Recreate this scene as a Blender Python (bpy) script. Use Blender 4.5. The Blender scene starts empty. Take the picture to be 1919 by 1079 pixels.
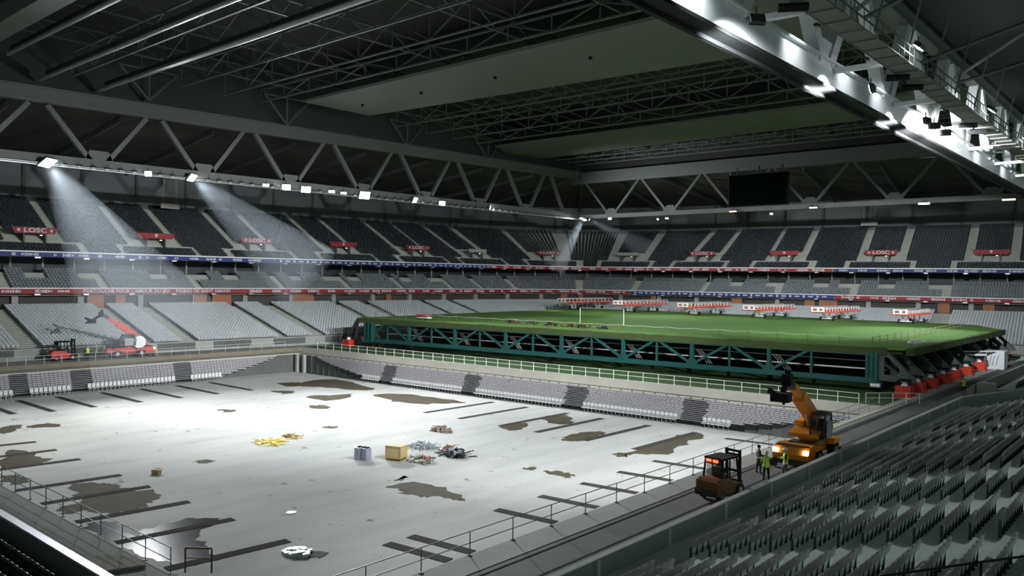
import bpy, math, random
import numpy as np
from mathutils import Vector, Matrix, Euler
random.seed(7); np.random.seed(7)
sc = bpy.context.scene
COL = sc.collection
PI = math.pi

# ------------------------------------------------------------------ camera, world, exposure
cam_d = bpy.data.cameras.new('camera'); cam = bpy.data.objects.new('camera', cam_d); COL.objects.link(cam)
CF, CA, CP, CR, CH = 1505.5, 0.714489, -0.0115707, 0.0139368, 12.0
_F = Vector((-math.sin(CA)*math.cos(CP), math.cos(CA)*math.cos(CP), math.sin(CP)))
_R0 = Vector((math.cos(CA), math.sin(CA), 0)); _U0 = _R0.cross(_F)
_R = _R0*math.cos(CR) + _U0*math.sin(CR); _U = _U0*math.cos(CR) - _R0*math.sin(CR)
m = Matrix((( _R.x, _U.x, -_F.x, 0), (_R.y, _U.y, -_F.y, 0), (_R.z, _U.z, -_F.z, CH), (0, 0, 0, 1)))
cam.matrix_world = m
cam_d.sensor_width = 36.0; cam_d.lens = 36.0*CF/1919.0; cam_d.clip_end = 1000; cam_d.clip_start = 0.3
sc.camera = cam
W = bpy.data.worlds.new('world'); sc.world = W; W.use_nodes = True
bg = W.node_tree.nodes['Background']; bg.inputs[0].default_value = (0.62, 0.86, 0.80, 1); bg.inputs[1].default_value = 0.28
sc.view_settings.view_transform = 'Standard'; sc.view_settings.look = 'None'
sc.view_settings.exposure = 0.0; sc.view_settings.gamma = 1.0
sc.view_settings.use_curve_mapping = False
GAIN = 0.52            # one knob for all the floodlights

# ------------------------------------------------------------------ materials
MATS = {}
def mat(name, col, rough=0.7, metal=0.0, emit=None, estr=0.0, noise=None, bump=0.0, spec=None, trans=None):
    """noise = (scale, amount, second colour)"""
    if name in MATS: return MATS[name]
    M = bpy.data.materials.new(name); M.use_nodes = True; nt = M.node_tree; N = nt.nodes; L = nt.links
    b = N['Principled BSDF']
    b.inputs['Base Color'].default_value = (*col, 1); b.inputs['Roughness'].default_value = rough
    b.inputs['Metallic'].default_value = metal
    if spec is not None: b.inputs['Specular IOR Level'].default_value = spec
    if trans is not None: b.inputs['Alpha'].default_value = trans
    if emit:
        b.inputs['Emission Color'].default_value = (*emit, 1); b.inputs['Emission Strength'].default_value = estr
    if noise:
        tc = N.new('ShaderNodeTexCoord'); t = N.new('ShaderNodeTexNoise'); t.inputs['Scale'].default_value = noise[0]
        t.inputs['Detail'].default_value = 5; t.inputs['Roughness'].default_value = 0.6
        r = N.new('ShaderNodeValToRGB'); r.color_ramp.elements[0].position = 0.5-noise[1]; r.color_ramp.elements[1].position = 0.5+noise[1]
        r.color_ramp.elements[0].color = (*col, 1); r.color_ramp.elements[1].color = (*noise[2], 1)
        L.new(tc.outputs['Object'], t.inputs['Vector']); L.new(t.outputs['Fac'], r.inputs['Fac']); L.new(r.outputs['Color'], b.inputs['Base Color'])
        if bump:
            bp = N.new('ShaderNodeBump'); bp.inputs['Strength'].default_value = bump; bp.inputs['Distance'].default_value = 0.05
            L.new(t.outputs['Fac'], bp.inputs['Height']); L.new(bp.outputs['Normal'], b.inputs['Normal'])
    MATS[name] = M
    return M
def pitfloor_mat():
    M = bpy.data.materials.new('pit_concrete'); M.use_nodes = True; nt = M.node_tree; N = nt.nodes; L = nt.links
    b = N['Principled BSDF']; b.inputs['Roughness'].default_value = 0.85; b.inputs['Specular IOR Level'].default_value = 0.25
    tc = N.new('ShaderNodeTexCoord')
    def ns(scale, det, stretch=None):
        t = N.new('ShaderNodeTexNoise'); t.inputs['Scale'].default_value = scale; t.inputs['Detail'].default_value = det
        if stretch:
            mp = N.new('ShaderNodeMapping'); mp.inputs['Scale'].default_value = stretch; mp.inputs['Rotation'].default_value = (0, 0, 0.5)
            L.new(tc.outputs['Object'], mp.inputs['Vector']); L.new(mp.outputs['Vector'], t.inputs['Vector'])
        else: L.new(tc.outputs['Object'], t.inputs['Vector'])
        return t
    a = ns(0.06, 6); c = ns(0.5, 8, (1, 0.25, 1)); d = ns(0.9, 10)
    r1 = N.new('ShaderNodeValToRGB'); r1.color_ramp.elements[0].position = .35; r1.color_ramp.elements[1].position = .68
    r1.color_ramp.elements[0].color = (.56, .575, .56, 1); r1.color_ramp.elements[1].color = (.68, .67, .63, 1)
    L.new(a.outputs['Fac'], r1.inputs['Fac'])
    r2 = N.new('ShaderNodeValToRGB'); r2.color_ramp.elements[0].position = .3; r2.color_ramp.elements[1].position = .6
    r2.color_ramp.elements[0].color = (.86, .86, .85, 1); r2.color_ramp.elements[1].color = (1, 1, 1, 1)
    L.new(c.outputs['Fac'], r2.inputs['Fac'])
    mx = N.new('ShaderNodeMixRGB'); mx.blend_type = 'MULTIPLY'; mx.inputs['Fac'].default_value = 1
    L.new(r1.outputs['Color'], mx.inputs['Color1']); L.new(r2.outputs['Color'], mx.inputs['Color2'])
    r3 = N.new('ShaderNodeValToRGB'); r3.color_ramp.elements[0].position = .27; r3.color_ramp.elements[1].position = .33
    r3.color_ramp.elements[0].color = (.45, .42, .36, 1); r3.color_ramp.elements[1].color = (1, 1, 1, 1)
    L.new(d.outputs['Fac'], r3.inputs['Fac'])
    m2 = N.new('ShaderNodeMixRGB'); m2.blend_type = 'MULTIPLY'; m2.inputs['Fac'].default_value = 1
    L.new(mx.outputs['Color'], m2.inputs['Color1']); L.new(r3.outputs['Color'], m2.inputs['Color2'])
    L.new(m2.outputs['Color'], b.inputs['Base Color'])
    return M
M_pit = pitfloor_mat()
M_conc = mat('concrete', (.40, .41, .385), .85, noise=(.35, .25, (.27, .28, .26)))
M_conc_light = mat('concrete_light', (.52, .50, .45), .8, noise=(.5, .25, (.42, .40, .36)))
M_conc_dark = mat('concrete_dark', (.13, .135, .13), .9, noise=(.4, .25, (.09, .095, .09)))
M_asphalt = mat('asphalt', (.085, .09, .088), .85, noise=(.25, .2, (.13, .13, .125)))
M_cream = mat('cream_ledge', (.62, .56, .44), .7)
M_steps = mat('aisle_concrete', (.40, .41, .36), .85, noise=(.8, .25, (.33, .34, .30)))
M_seat_near = mat('grey_seat_plastic', (.25, .225, .23), .3)
M_seat_pan = mat('green_grey_seat_plastic', (.58, .72, .69), .4)
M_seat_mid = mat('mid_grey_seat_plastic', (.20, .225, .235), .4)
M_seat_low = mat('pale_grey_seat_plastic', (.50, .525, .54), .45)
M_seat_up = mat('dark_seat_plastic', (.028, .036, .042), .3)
M_seat_white = mat('white_seat_plastic', (.75, .74, .74), .4)
M_seat_fold = mat('folded_stand_grey', (.44, .425, .445), .5)
M_black = mat('black_paint', (.010, .011, .011), .7, spec=.2)
M_dark = mat('dark_metal', (.04, .042, .043), .45, .3)
M_steel = mat('galvanised_steel', (.48, .50, .50), .4, .55)
M_rail = mat('pale_rail', (.62, .66, .62), .45, .2)
M_truss = mat('white_truss_paint', (.10, .108, .10), .55)
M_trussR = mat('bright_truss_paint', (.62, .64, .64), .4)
M_roofbeam = mat('pale_roof_beam', (.095, .10, .085), .6, noise=(.06, .1, (.105, .11, .094)))
M_tube = mat('roof_tube_steel', (.40, .41, .40), .28, .6)
M_thin = mat('roof_lattice_steel', (.10, .112, .10), .5)
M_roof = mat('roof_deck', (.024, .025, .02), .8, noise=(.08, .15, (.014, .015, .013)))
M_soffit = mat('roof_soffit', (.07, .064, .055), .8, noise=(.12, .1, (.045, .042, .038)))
M_wallpanel = mat('wall_panel', (.12, .13, .135), .6)
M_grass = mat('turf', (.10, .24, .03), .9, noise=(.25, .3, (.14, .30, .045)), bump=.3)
M_grass_low = mat('turf_shaded', (.035, .095, .014), .9, noise=(.6, .25, (.02, .05, .008)), bump=.4)  # shadow of the raised pitch is mixed into this darker green
M_soil_shade = mat('turf_soil_edge_shade', (.05, .07, .02), .95)  # soil of the deck; its dark tone also paints shade on the turf edge
M_teal = mat('teal_paint', (.006, .075, .068), .55)
M_bracket = mat('grey_bracket_steel', (.085, .10, .10), .55)
M_red = mat('red_paint', (.58, .045, .025), .45)
M_redsign = mat('red_banner', (.27, .022, .028), .65)
M_bluesign = mat('blue_banner', (.022, .035, .17), .65)
M_signwhite = mat('banner_white', (.52, .52, .54), .6)
M_orange = mat('orange_paint', (.70, .26, .014), .45)
M_ochre = mat('ochre_paint', (.16, .075, .02), .55)
M_white = mat('white_paint', (.78, .80, .80), .45)
M_glass = mat('cab_glass', (.05, .06, .06), .08, trans=.45)
M_tyre = mat('tyre_rubber', (.02, .02, .02), .8)
M_hub = mat('wheel_hub', (.5, .5, .48), .5)
M_screen = mat('unlit_screen', (.002, .003, .003), 1.0, spec=0.0)
M_wood = mat('crate_wood', (.68, .53, .29), .75, noise=(3, .25, (.60, .44, .21)))
M_card = mat('cardboard', (.55, .40, .22), .85)
M_yellow = mat('yellow_paint', (.78, .60, .06), .5)
M_brown = mat('rust_brown', (.22, .14, .09), .85)
M_wrap = mat('blue_grey_plastic_wrap', (.32, .33, .42), .35)
M_brick = mat('terracotta_wall', (.34, .15, .085), .85)
M_skin = mat('skin', (.50, .30, .22), .6)
M_vest = mat('hi_vis_vest', (.62, .95, .04), .6)
M_cloth = mat('dark_work_clothes', (.02, .022, .03), .85)
M_helmet = mat('white_helmet', (.75, .75, .72), .35)
M_stripe = mat('reflective_stripe', (.8, .8, .8), .3)
M_stain = mat('damp_stain', (.075, .066, .048), .85, noise=(.5, .3, (.125, .108, .068)), spec=.15)
M_wet = mat('wet_puddle', (.03, .03, .032), .16, noise=(.4, .3, (.055, .055, .05)), spec=.14)
M_track = mat('floor_track', (.075, .07, .065), .95, spec=.05)
M_lamp = mat('lamp_face', (1, 1, 1), .3, emit=(.93, .96, 1.0), estr=60)
M_lamp_small = mat('lamp_face_small', (1, 1, 1), .3, emit=(.95, .97, 1.0), estr=14)
M_lamp_warm = mat('lamp_face_warm', (1, .9, .8), .3, emit=(1.0, .62, .42), estr=1.6)
M_redlight = mat('red_tail_light', (1, .05, .02), .3, emit=(1.0, .03, .01), estr=12)
M_headlight = mat('headlight', (1, .95, .85), .3, emit=(1.0, .86, .70), estr=12)

# ------------------------------------------------------------------ mesh helpers
class MB:
    def __init__(s): s.v = []; s.f = []; s.mi = []; s.n = 0
    def add(s, verts, faces, mi=0):
        verts = np.asarray(verts, float).reshape(-1, 3); k = s.n
        s.v.append(verts); s.n += len(verts)
        for f in faces: s.f.append([i+k for i in f]); s.mi.append(mi)
        return s
    def box(s, c, d, rz=0, mi=0, M=None, taper=1.0):
        x, y, z = d[0]/2, d[1]/2, d[2]/2; t = taper
        P = np.array([[-x, -y, -z], [x, -y, -z], [x, y, -z], [-x, y, -z], [-x*t, -y*t, z], [x*t, -y*t, z], [x*t, y*t, z], [-x*t, y*t, z]])
        if rz: P = P @ np.array([[math.cos(rz), math.sin(rz), 0], [-math.sin(rz), math.cos(rz), 0], [0, 0, 1]])
        if M is not None: P = P @ np.array(M).T
        return s.add(P+np.array(c), [(0, 3, 2, 1), (4, 5, 6, 7), (0, 1, 5, 4), (1, 2, 6, 5), (2, 3, 7, 6), (3, 0, 4, 7)], mi)
    def bar(s, a, b, w, h=None, mi=0, up=(0, 0, 1)):
        a = np.array(a, float); b = np.array(b, float); h = h or w
        d = b-a; L = np.linalg.norm(d)
        if L < 1e-6: return s
        d = d/L; u = np.array(up, float)
        if abs(d@u) > .98: u = np.array([1., 0, 0])
        r = np.cross(d, u); r /= np.linalg.norm(r); u = np.cross(r, d)
        P = [a+r*i*w/2+u*j*h/2 for i, j in ((-1, -1), (1, -1), (1, 1), (-1, 1))] + [b+r*i*w/2+u*j*h/2 for i, j in ((-1, -1), (1, -1), (1, 1), (-1, 1))]
        return s.add(P, [(0, 1, 2, 3), (7, 6, 5, 4), (0, 4, 5, 1), (1, 5, 6, 2), (2, 6, 7, 3), (3, 7, 4, 0)], mi)
    def tube(s, a, b, r, n=8, r2=None, mi=0, caps=True):
        a = np.array(a, float); b = np.array(b, float); r2 = r if r2 is None else r2
        d = b-a; L = np.linalg.norm(d)
        if L < 1e-6: return s
        d = d/L; u = np.array([0, 0, 1.]) if abs(d[2]) < .95 else np.array([1., 0, 0])
        x = np.cross(d, u); x /= np.linalg.norm(x); y = np.cross(d, x)
        t = np.arange(n)*2*PI/n
        ring = np.outer(np.cos(t), x)+np.outer(np.sin(t), y)
        P = np.vstack([a+ring*r, b+ring*r2])
        F = [(i, (i+1) % n, n+(i+1) % n, n+i) for i in range(n)]
        if caps: F += [tuple(range(n))[::-1], tuple(range(n, 2*n))]
        return s.add(P, F, mi)
    def prism(s, poly, vec, mi=0):
        P = np.array(poly, float); n = len(P); Q = P+np.array(vec)
        return s.add(np.vstack([P, Q]), [tuple(range(n))[::-1], tuple(range(n, 2*n))]+[(i, (i+1) % n, n+(i+1) % n, n+i) for i in range(n)], mi)
    def quad(s, *p, mi=0): return s.add(p, [tuple(range(len(p)))], mi)
    def ball(s, c, r, n=10, m=6, mi=0, sc_=(1, 1, 1)):
        P = []; F = []
        for j in range(m+1):
            th = PI*j/m
            for i in range(n): P.append((math.sin(th)*math.cos(2*PI*i/n)*r*sc_[0], math.sin(th)*math.sin(2*PI*i/n)*r*sc_[1], math.cos(th)*r*sc_[2]))
        for j in range(m):
            for i in range(n): F.append((j*n+i, (j+1)*n+i, (j+1)*n+(i+1) % n, j*n+(i+1) % n))
        return s.add(np.array(P)+np.array(c), F, mi)
    def mesh(s, name, mats, smooth=False):
        me = bpy.data.meshes.new(name)
        V = np.vstack(s.v) if s.v else np.zeros((0, 3))
        me.from_pydata(V.tolist(), [], s.f)
        for M in (mats if isinstance(mats, (list, tuple)) else [mats]): me.materials.append(M)
        if any(s.mi): me.polygons.foreach_set('material_index', s.mi)
        if smooth: me.polygons.foreach_set('use_smooth', [True]*len(me.polygons))
        me.update(); return me
    def build(s, name, mats, parent=None, loc=None, rz=0, smooth=False):
        o = bpy.data.objects.new(name, s.mesh(name, mats, smooth)); COL.objects.link(o)
        if parent is not None: o.parent = parent
        if loc is not None: o.location = loc
        o.rotation_euler = (0, 0, rz)
        return o
def tag(o, label, cat, group=None, kind=None):
    o['label'] = label; o['category'] = cat
    if group: o['group'] = group
    if kind: o['kind'] = kind
    return o
def thing(name, label, cat, loc=(0, 0, 0), rz=0, group=None):
    o = bpy.data.objects.new(name, None); o.empty_display_size = .3; COL.objects.link(o)
    o.location = loc; o.rotation_euler = (0, 0, rz)
    return tag(o, label, cat, group)
def struct(o, label=None):
    o['kind'] = 'structure'
    if label: o['label'] = label
    return o
def instance_mesh(name, template, mats, xf):
    """template = (verts, faces, matidx); xf = (n,4) array x,y,z,rot ; one mesh from many copies"""
    V, F, MI = template; V = np.array(V, float); xf = np.asarray(xf, float); n = len(xf); k = len(V)
    c, s_ = np.cos(xf[:, 3]), np.sin(xf[:, 3])
    X = V[None, :, 0]*c[:, None]-V[None, :, 1]*s_[:, None]+xf[:, 0:1]
    Y = V[None, :, 0]*s_[:, None]+V[None, :, 1]*c[:, None]+xf[:, 1:2]
    Z = np.broadcast_to(V[None, :, 2], X.shape)+xf[:, 2:3]
    P = np.stack([X, Y, Z], -1).reshape(-1, 3)
    Fa = np.array(F)                       # all quads
    FF = (Fa[None]+(np.arange(n)*k)[:, None, None]).reshape(-1, 4)
    me = bpy.data.meshes.new(name)
    me.vertices.add(len(P)); me.vertices.foreach_set('co', P.ravel())
    me.loops.add(FF.size); me.loops.foreach_set('vertex_index', FF.ravel().astype(np.int32))
    me.polygons.add(len(FF)); me.polygons.foreach_set('loop_start', (np.arange(len(FF))*4).astype(np.int32))
    for M in mats: me.materials.append(M)
    me.polygons.foreach_set('material_index', np.tile(np.array(MI, dtype=np.int32), n))
    me.update(calc_edges=True)
    o = bpy.data.objects.new(name, me); COL.objects.link(o)
    return o
def clone(root):
    r = root.copy(); COL.objects.link(r)
    for ch in list(root.children):
        c = ch.copy(); COL.objects.link(c); c.parent = r
        for g in list(ch.children):
            d = g.copy(); COL.objects.link(d); d.parent = c
    return r
def text_obj(txt, size, M, parent, loc, rot, extrude=.02, name='lettering', sx=1.0, bold=0.0):
    cu = bpy.data.curves.new(name, 'FONT'); cu.body = txt; cu.size = size; cu.extrude = extrude; cu.align_x = 'CENTER'; cu.align_y = 'CENTER'
    cu.offset = bold; cu.resolution_u = 2
    cu.materials.append(M)
    tmp = bpy.data.objects.new('tmp', cu); COL.objects.link(tmp); bpy.context.view_layer.update()
    me = bpy.data.meshes.new_from_object(tmp.evaluated_get(bpy.context.evaluated_depsgraph_get())); bpy.data.objects.remove(tmp)
    o = bpy.data.objects.new(name, me); COL.objects.link(o); o.parent = parent
    o.location = loc; o.rotation_euler = rot; o.scale = (sx, 1, 1)
    return o

# ------------------------------------------------------------------ plan of the far stands (line of the tier edge)
K = [(-145,-10),(-143.5,15),(-141.5,40),(-140,62),(-137.8,86),(-135,112),(-132.5,132),(-130,150),(-123.5,165),(-107,172.5),(-91,174.6),(-75,177),(-50,181.3),(-27,184.3),(-3,187),(15,189)]
def _path():
    P = np.array(K, float); out = []; n = len(P)
    for i in range(n-1):
        p0 = P[max(i-1, 0)]; p1 = P[i]; p2 = P[i+1]; p3 = P[min(i+2, n-1)]
        for t in np.linspace(0, 1, 30, endpoint=False):
            out.append(.5*((2*p1)+(-p0+p2)*t+(2*p0-5*p1+4*p2-p3)*t*t+(-p0+3*p1-3*p2+p3)*t**3))
    out = np.array(out)
    for _ in range(60): out[1:-1] = (out[:-2]+2*out[1:-1]+out[2:])/4
    s = np.r_[0, np.cumsum(np.hypot(*np.diff(out, axis=0).T))]
    return s, out
PS, PP = _path(); SMAX = PS[-1]
def pth(s): s = np.asarray(s, float); return np.stack([np.interp(s, PS, PP[:, 0]), np.interp(s, PS, PP[:, 1])], -1)
def nrm(s):
    s = np.asarray(s, float); d = pth(s+3)-pth(s-3); d /= np.linalg.norm(d, axis=-1, keepdims=True)
    return np.stack([-d[..., 1], d[..., 0]], -1)
def off(s, d): return pth(s)+nrm(s)*np.asarray(d)[..., None]
def W3(s, d, z): p = off(s, np.float64(d)); return (float(p[0]), float(p[1]), z)
def sweep(mb, prof, s0, s1, step=3.0, mi=0, close=False, caps=True):
    """prof: list of (d, z); swept along the stand line between s0 and s1"""
    n = max(1, int(round((s1-s0)/step))); S = np.linspace(s0, s1, n+1); k = len(prof)
    V = []
    for s in S:
        for d, z in prof: V.append(W3(s, d, z))
    F = []
    for i in range(n):
        for j in range(k if close else k-1):
            a = i*k+j; b = i*k+(j+1) % k; F.append((a, a+k, b+k, b))
    if close and caps: F += [tuple(range(k)), tuple(range(n*k, n*k+k))[::-1]]
    mb.add(V, F, mi)
def steps_profile(d0, z0, n, tread, rise, back=None):
    pr = [(d0, z0-rise)]
    for i in range(n): pr += [(d0+i*tread, z0+i*rise), (d0+(i+1)*tread, z0+i*rise)]
    return pr

# ================================================================== THE GROUND AND THE PIT
PX0, PX1, PY0 = -114.2, -24.0, 15.4
ZF = -4.0
def farY(x): return 79.2+(x+110)*(83.2-79.2)/(86.3)          # far rim line
PYL, PYR = farY(PX0), farY(PX1)
mb = MB(); mb.prism([(PX0-2, PY0-1, ZF-.3), (PX1+2, PY0-1, ZF-.3), (PX1+2, PYR-1.6, ZF-.3), (PX0-2, PYL-1.6, ZF-.3)], (0, 0, .3))
struct(mb.build('floor', M_pit), 'pale bare concrete floor of the sunken pit with damp stains')
# pit walls
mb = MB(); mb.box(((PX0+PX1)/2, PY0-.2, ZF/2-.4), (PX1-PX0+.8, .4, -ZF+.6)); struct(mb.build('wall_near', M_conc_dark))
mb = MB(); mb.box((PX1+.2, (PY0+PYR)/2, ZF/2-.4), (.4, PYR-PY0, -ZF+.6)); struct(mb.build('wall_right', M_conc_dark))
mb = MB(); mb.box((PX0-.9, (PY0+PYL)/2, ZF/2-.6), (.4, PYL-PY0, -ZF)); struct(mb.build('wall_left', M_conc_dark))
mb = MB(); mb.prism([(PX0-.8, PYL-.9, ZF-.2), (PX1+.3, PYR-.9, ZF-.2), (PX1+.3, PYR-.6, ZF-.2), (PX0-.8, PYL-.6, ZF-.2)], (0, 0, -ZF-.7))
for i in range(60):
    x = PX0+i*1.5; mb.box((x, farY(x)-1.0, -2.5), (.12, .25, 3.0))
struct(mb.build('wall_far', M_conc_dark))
# far rim beam (pale concrete face and cream ledge)
mb = MB()
mb.prism([(PX0-1.2, PYL, -1.0), (PX1+.4, PYR, -1.0), (PX1+.4, PYR+.5, -1.0), (PX0-1.2, PYL+.5, -1.0)], (0, 0, 1.0))
struct(mb.build('trim_1', M_conc_light), 'pale concrete beam along the far edge of the pit')
mb = MB(); mb.prism([(PX0-.8, PYL-.95, -1.12), (PX1+.2, PYR-.95, -1.12), (PX1+.2, PYR+.1, -1.12), (PX0-.8, PYL+.1, -1.12)], (0, 0, .14))
struct(mb.build('trim_2', M_cream), 'cream ledge under the far pit beam')
mb = MB(); mb.box((PX0-1.05, (PY0+PYL)/2, -.5), (.5, PYL-PY0, 1.0)); struct(mb.build('trim_3', mat('shaded_brown_beam', (.26, .215, .15), .8, noise=(.6, .3, (.16, .14, .11)))))  # dark brown holds the shade on this left-hand beam
mb = MB(); mb.box((PX0-.55, (PY0+PYL)/2, -.98), (.6, PYL-PY0, .12)); struct(mb.build('trim_4', M_cream), 'cream ledge under the left pit beam')
# corner pillars of the pit
mb = MB()
for dx, dy in ((.2, -1.7), (1.7, -1.4)):
    mb.box((PX0+dx, PYL+dy, -2.5), (.5, .5, 3.0))
struct(mb.build('pillar', M_conc), 'concrete pillars in the far corner of the pit')
# ground slabs around the pit (level 0)
def slab(name, poly, M, z=0.0, t=.35, label=None):
    b = MB(); b.prism([(x, y, z-t) for x, y in poly], (0, 0, t)); return struct(b.build(name, M), label)
slab('walkway_right_edge', [(PX1, PY0-.2), (-22.4, PY0-.2), (-22.4, 150), (PX1, 150)], M_conc, .02, label='pale concrete strip beside the pit edge')
slab('walkway_right', [(-22.4, -6), (-12.5, -6), (-12.5, 170), (-22.4, 170)], M_asphalt, label='dark walkway between the pit and the side stand')
slab('walkway_near', [(-150, -6), (-22.4, -6), (-22.4, PY0-.2), (-150, PY0-.2)], M_conc, label='concrete walkway at the near end of the pit')
slab('walkway_left', [(-135, PY0-.2), (PX0-1.2, PY0-.2), (PX0-1.2, 185), (-135, 185)], M_conc, label='concrete walkway beyond the left edge of the pit')
slab('walkway_end', [(PX0-1.2, 160), (-12.5, 160), (-12.5, 185), (PX0-1.2, 185)], M_conc)
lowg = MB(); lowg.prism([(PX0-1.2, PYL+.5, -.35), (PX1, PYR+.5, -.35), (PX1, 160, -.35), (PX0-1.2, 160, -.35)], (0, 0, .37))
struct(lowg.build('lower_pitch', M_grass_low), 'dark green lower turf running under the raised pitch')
for i, (x, M) in enumerate(((-23.25, M_cream), (-22.5, M_steel))):
    b = MB(); b.box((x, 104 if i else 74, .07), (.16, 92 if i else 36, .10)); struct(b.build('kerb_rail', M), 'low metal kerb line along the walkway')

# damp stains and puddles (flat wet patches that lie on the floor)
def blob(pts, jag=.22, sub=5):
    P = np.array(pts, float); n = len(P); out = []
    rs = np.random.RandomState(int(abs(P[0, 0]*10)) % 997)
    for i in range(n):
        p0, p1, p2, p3 = P[i-1], P[i], P[(i+1) % n], P[(i+2) % n]
        L = np.linalg.norm(p2-p1)
        for t in np.linspace(0, 1, sub, endpoint=False):
            q = .5*((2*p1)+(-p0+p2)*t+(2*p0-5*p1+4*p2-p3)*t*t+(-p0+3*p1-3*p2+p3)*t**3)
            out.append(q+rs.randn(2)*min(jag, L*.12))
    return out
STAINS = {
'a': [(-64.6,23.9),(-64.2,24.9),(-63.1,26.0),(-61.9,26.5),(-60.3,26.5),(-58.7,27.4),(-56.8,27.2),(-55.7,26.0),(-54.5,24.4),(-55.1,22.7),(-56.5,22.1),(-57.5,20.8),(-58.9,21.1),(-59.2,22.6),(-61.7,23.2)],
'b': [(-80.6,24.6),(-80.3,25.5),(-77.9,25.7),(-74.9,25.8),(-73.5,24.9),(-73.5,23.9),(-72.8,22.5),(-74.4,22.2)],
'c': [(-71.1,21.2),(-70.7,22.0),(-68.3,22.5),(-67.5,21.7),(-67.7,20.9),(-69.6,20.8)],
'd': [(-53.3,20.7),(-53.5,22.1),(-51.7,22.3),(-49.6,22.0),(-50.0,23.9),(-50.1,26.1),(-48.7,27.2),(-47.7,26.1),(-47.3,25.0),(-44.6,24.0),(-42.0,23.3),(-42.0,21.6),(-43.9,21.0),(-46.9,20.5),(-50.0,20.3)],
'e': [(-92.2,30.2),(-92.5,32.0),(-90.8,32.9),(-89.9,31.7),(-91.1,30.0)], 'f': [(-93.6,27.9),(-93.4,29.8),(-90.5,28.6),(-89.9,26.8)],
'g': [(-47.4,40.5),(-46.0,42.6),(-43.7,42.7),(-40.5,41.7),(-40.6,41.0),(-42.3,40.8),(-43.6,39.9),(-45.7,39.9)],
'h': [(-48.2,41.7),(-48.5,43.2),(-48.0,42.7),(-48.0,41.7)], 'i': [(-65.2,34.1),(-65.2,35.1),(-64.4,35.5),(-63.9,34.6),(-64.3,33.9)],
'j': [(-40.9,66.2),(-40.7,69.9),(-41.2,74.5),(-40.2,76.7),(-38.8,75.7),(-38.8,71.8),(-37.6,65.5),(-39.7,63.4),(-39.7,61.6),(-41.1,62.0),(-40.6,63.9)],
'k': [(-49.0,64.7),(-49.4,67.4),(-48.1,70.4),(-46.6,67.8),(-46.7,64.7),(-47.8,63.6)], 'l': [(-58.2,72.2),(-56.9,75.6),(-53.7,72.8),(-53.9,70.2)],
'm': [(-100.2,67.8),(-103.4,73.3),(-100.7,76.3),(-93.6,74.8),(-89.1,73.1),(-91.1,70.9),(-96.4,69.3)], 'n': [(-90.3,62.8),(-88.9,65.7),(-87.8,68.3),(-85.3,64.7),(-86.0,61.9)],
'o': [(-85.0,69.8),(-82.8,73.6),(-75.3,74.4),(-72.0,73.9),(-74.6,69.9),(-78.8,68.2)], 'p': [(-97.8,62.3),(-96.0,64.1),(-94.0,63.2),(-94.6,61.9)],
'q': [(-83.4,58.4),(-82.0,59.9),(-80.1,58.9),(-81.3,57.7)], 'r': [(-43.6,52.0),(-42.8,52.8),(-42.4,52.1),(-43.1,51.7)],
's': [(-41.7,52.5),(-40.5,53.2),(-38.8,53.1),(-39.0,51.9),(-41.0,52.0)], 't': [(-70.8,51.3),(-69.7,52.4),(-69.3,51.6),(-70.2,51.1)],
'u': [(-88.1,49.0),(-87.6,50.1),(-86.0,50.0),(-86.1,48.9)], 'v': [(-39.2,27.4),(-38.7,27.9),(-38.1,28.1),(-37.9,27.4),(-38.5,27.0)],
'w': [(-57.2,64.6),(-57.5,67.1),(-56.6,68.4),(-55.4,65.6),(-55.6,63.6)], 'x': [(-104.0,67.2),(-102.9,70.1),(-99.4,69.5),(-100.0,66.3)]}
SL = {'a': 'large brown damp stain crossed by two floor tracks at near left', 'b': 'brown ring-shaped stain round a dry patch at the far left of the floor',
'c': 'small brown stain just inside the near-left railing', 'd': 'big dark wet puddle with a bright reflection near the lower-left corner',
'e': 'thin dark stain on the left part of the floor', 'f': 'ragged grey stain at the left edge of the picture', 'g': 'long brown-grey stain in the middle of the near floor',
'h': 'small stain just above the long central stain', 'i': 'small isolated grey stain left of centre', 'j': 'ragged stain round the last floor track before the right corner',
'k': 'brown stain between two tracks at the far right', 'l': 'brown stain below the stair column of the far folded seats', 'm': 'broad dark stain near the far-left corner of the pit',
'n': 'streaky stain in front of the broad far-left stain', 'o': 'long wet brown patch at the foot of the far white seats', 'p': 'narrow stain at the far left with a reddish middle',
'q': 'small dark ragged stain on the far left half', 'r': 'tiny brown stain right of centre', 's': 'short brown streak right of the tiny central stain',
't': 'small dark oval stain beyond the yellow metal parts', 'u': 'faint small stain in the far-left half of the floor', 'v': 'dark smear beside the crumpled clear plastic',
'w': 'narrow brown stain among the far right tracks', 'x': 'thin stain under the far-left pillars'}
for i, (k, pts) in enumerate(STAINS.items()):
    P = blob(pts); b = MB(); n = len(P); z = ZF+.006+.0008*i
    b.add([(x, y, ZF+.001) for x, y in P]+[(x, y, z) for x, y in P], [tuple(range(n, 2*n))]+[(j, (j+1) % n, n+(j+1) % n, n+j) for j in range(n)])
    tag(b.build('puddle' if k in 'do' else 'damp_stain', M_wet if k == 'd' else M_stain), SL[k], 'stain')
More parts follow.
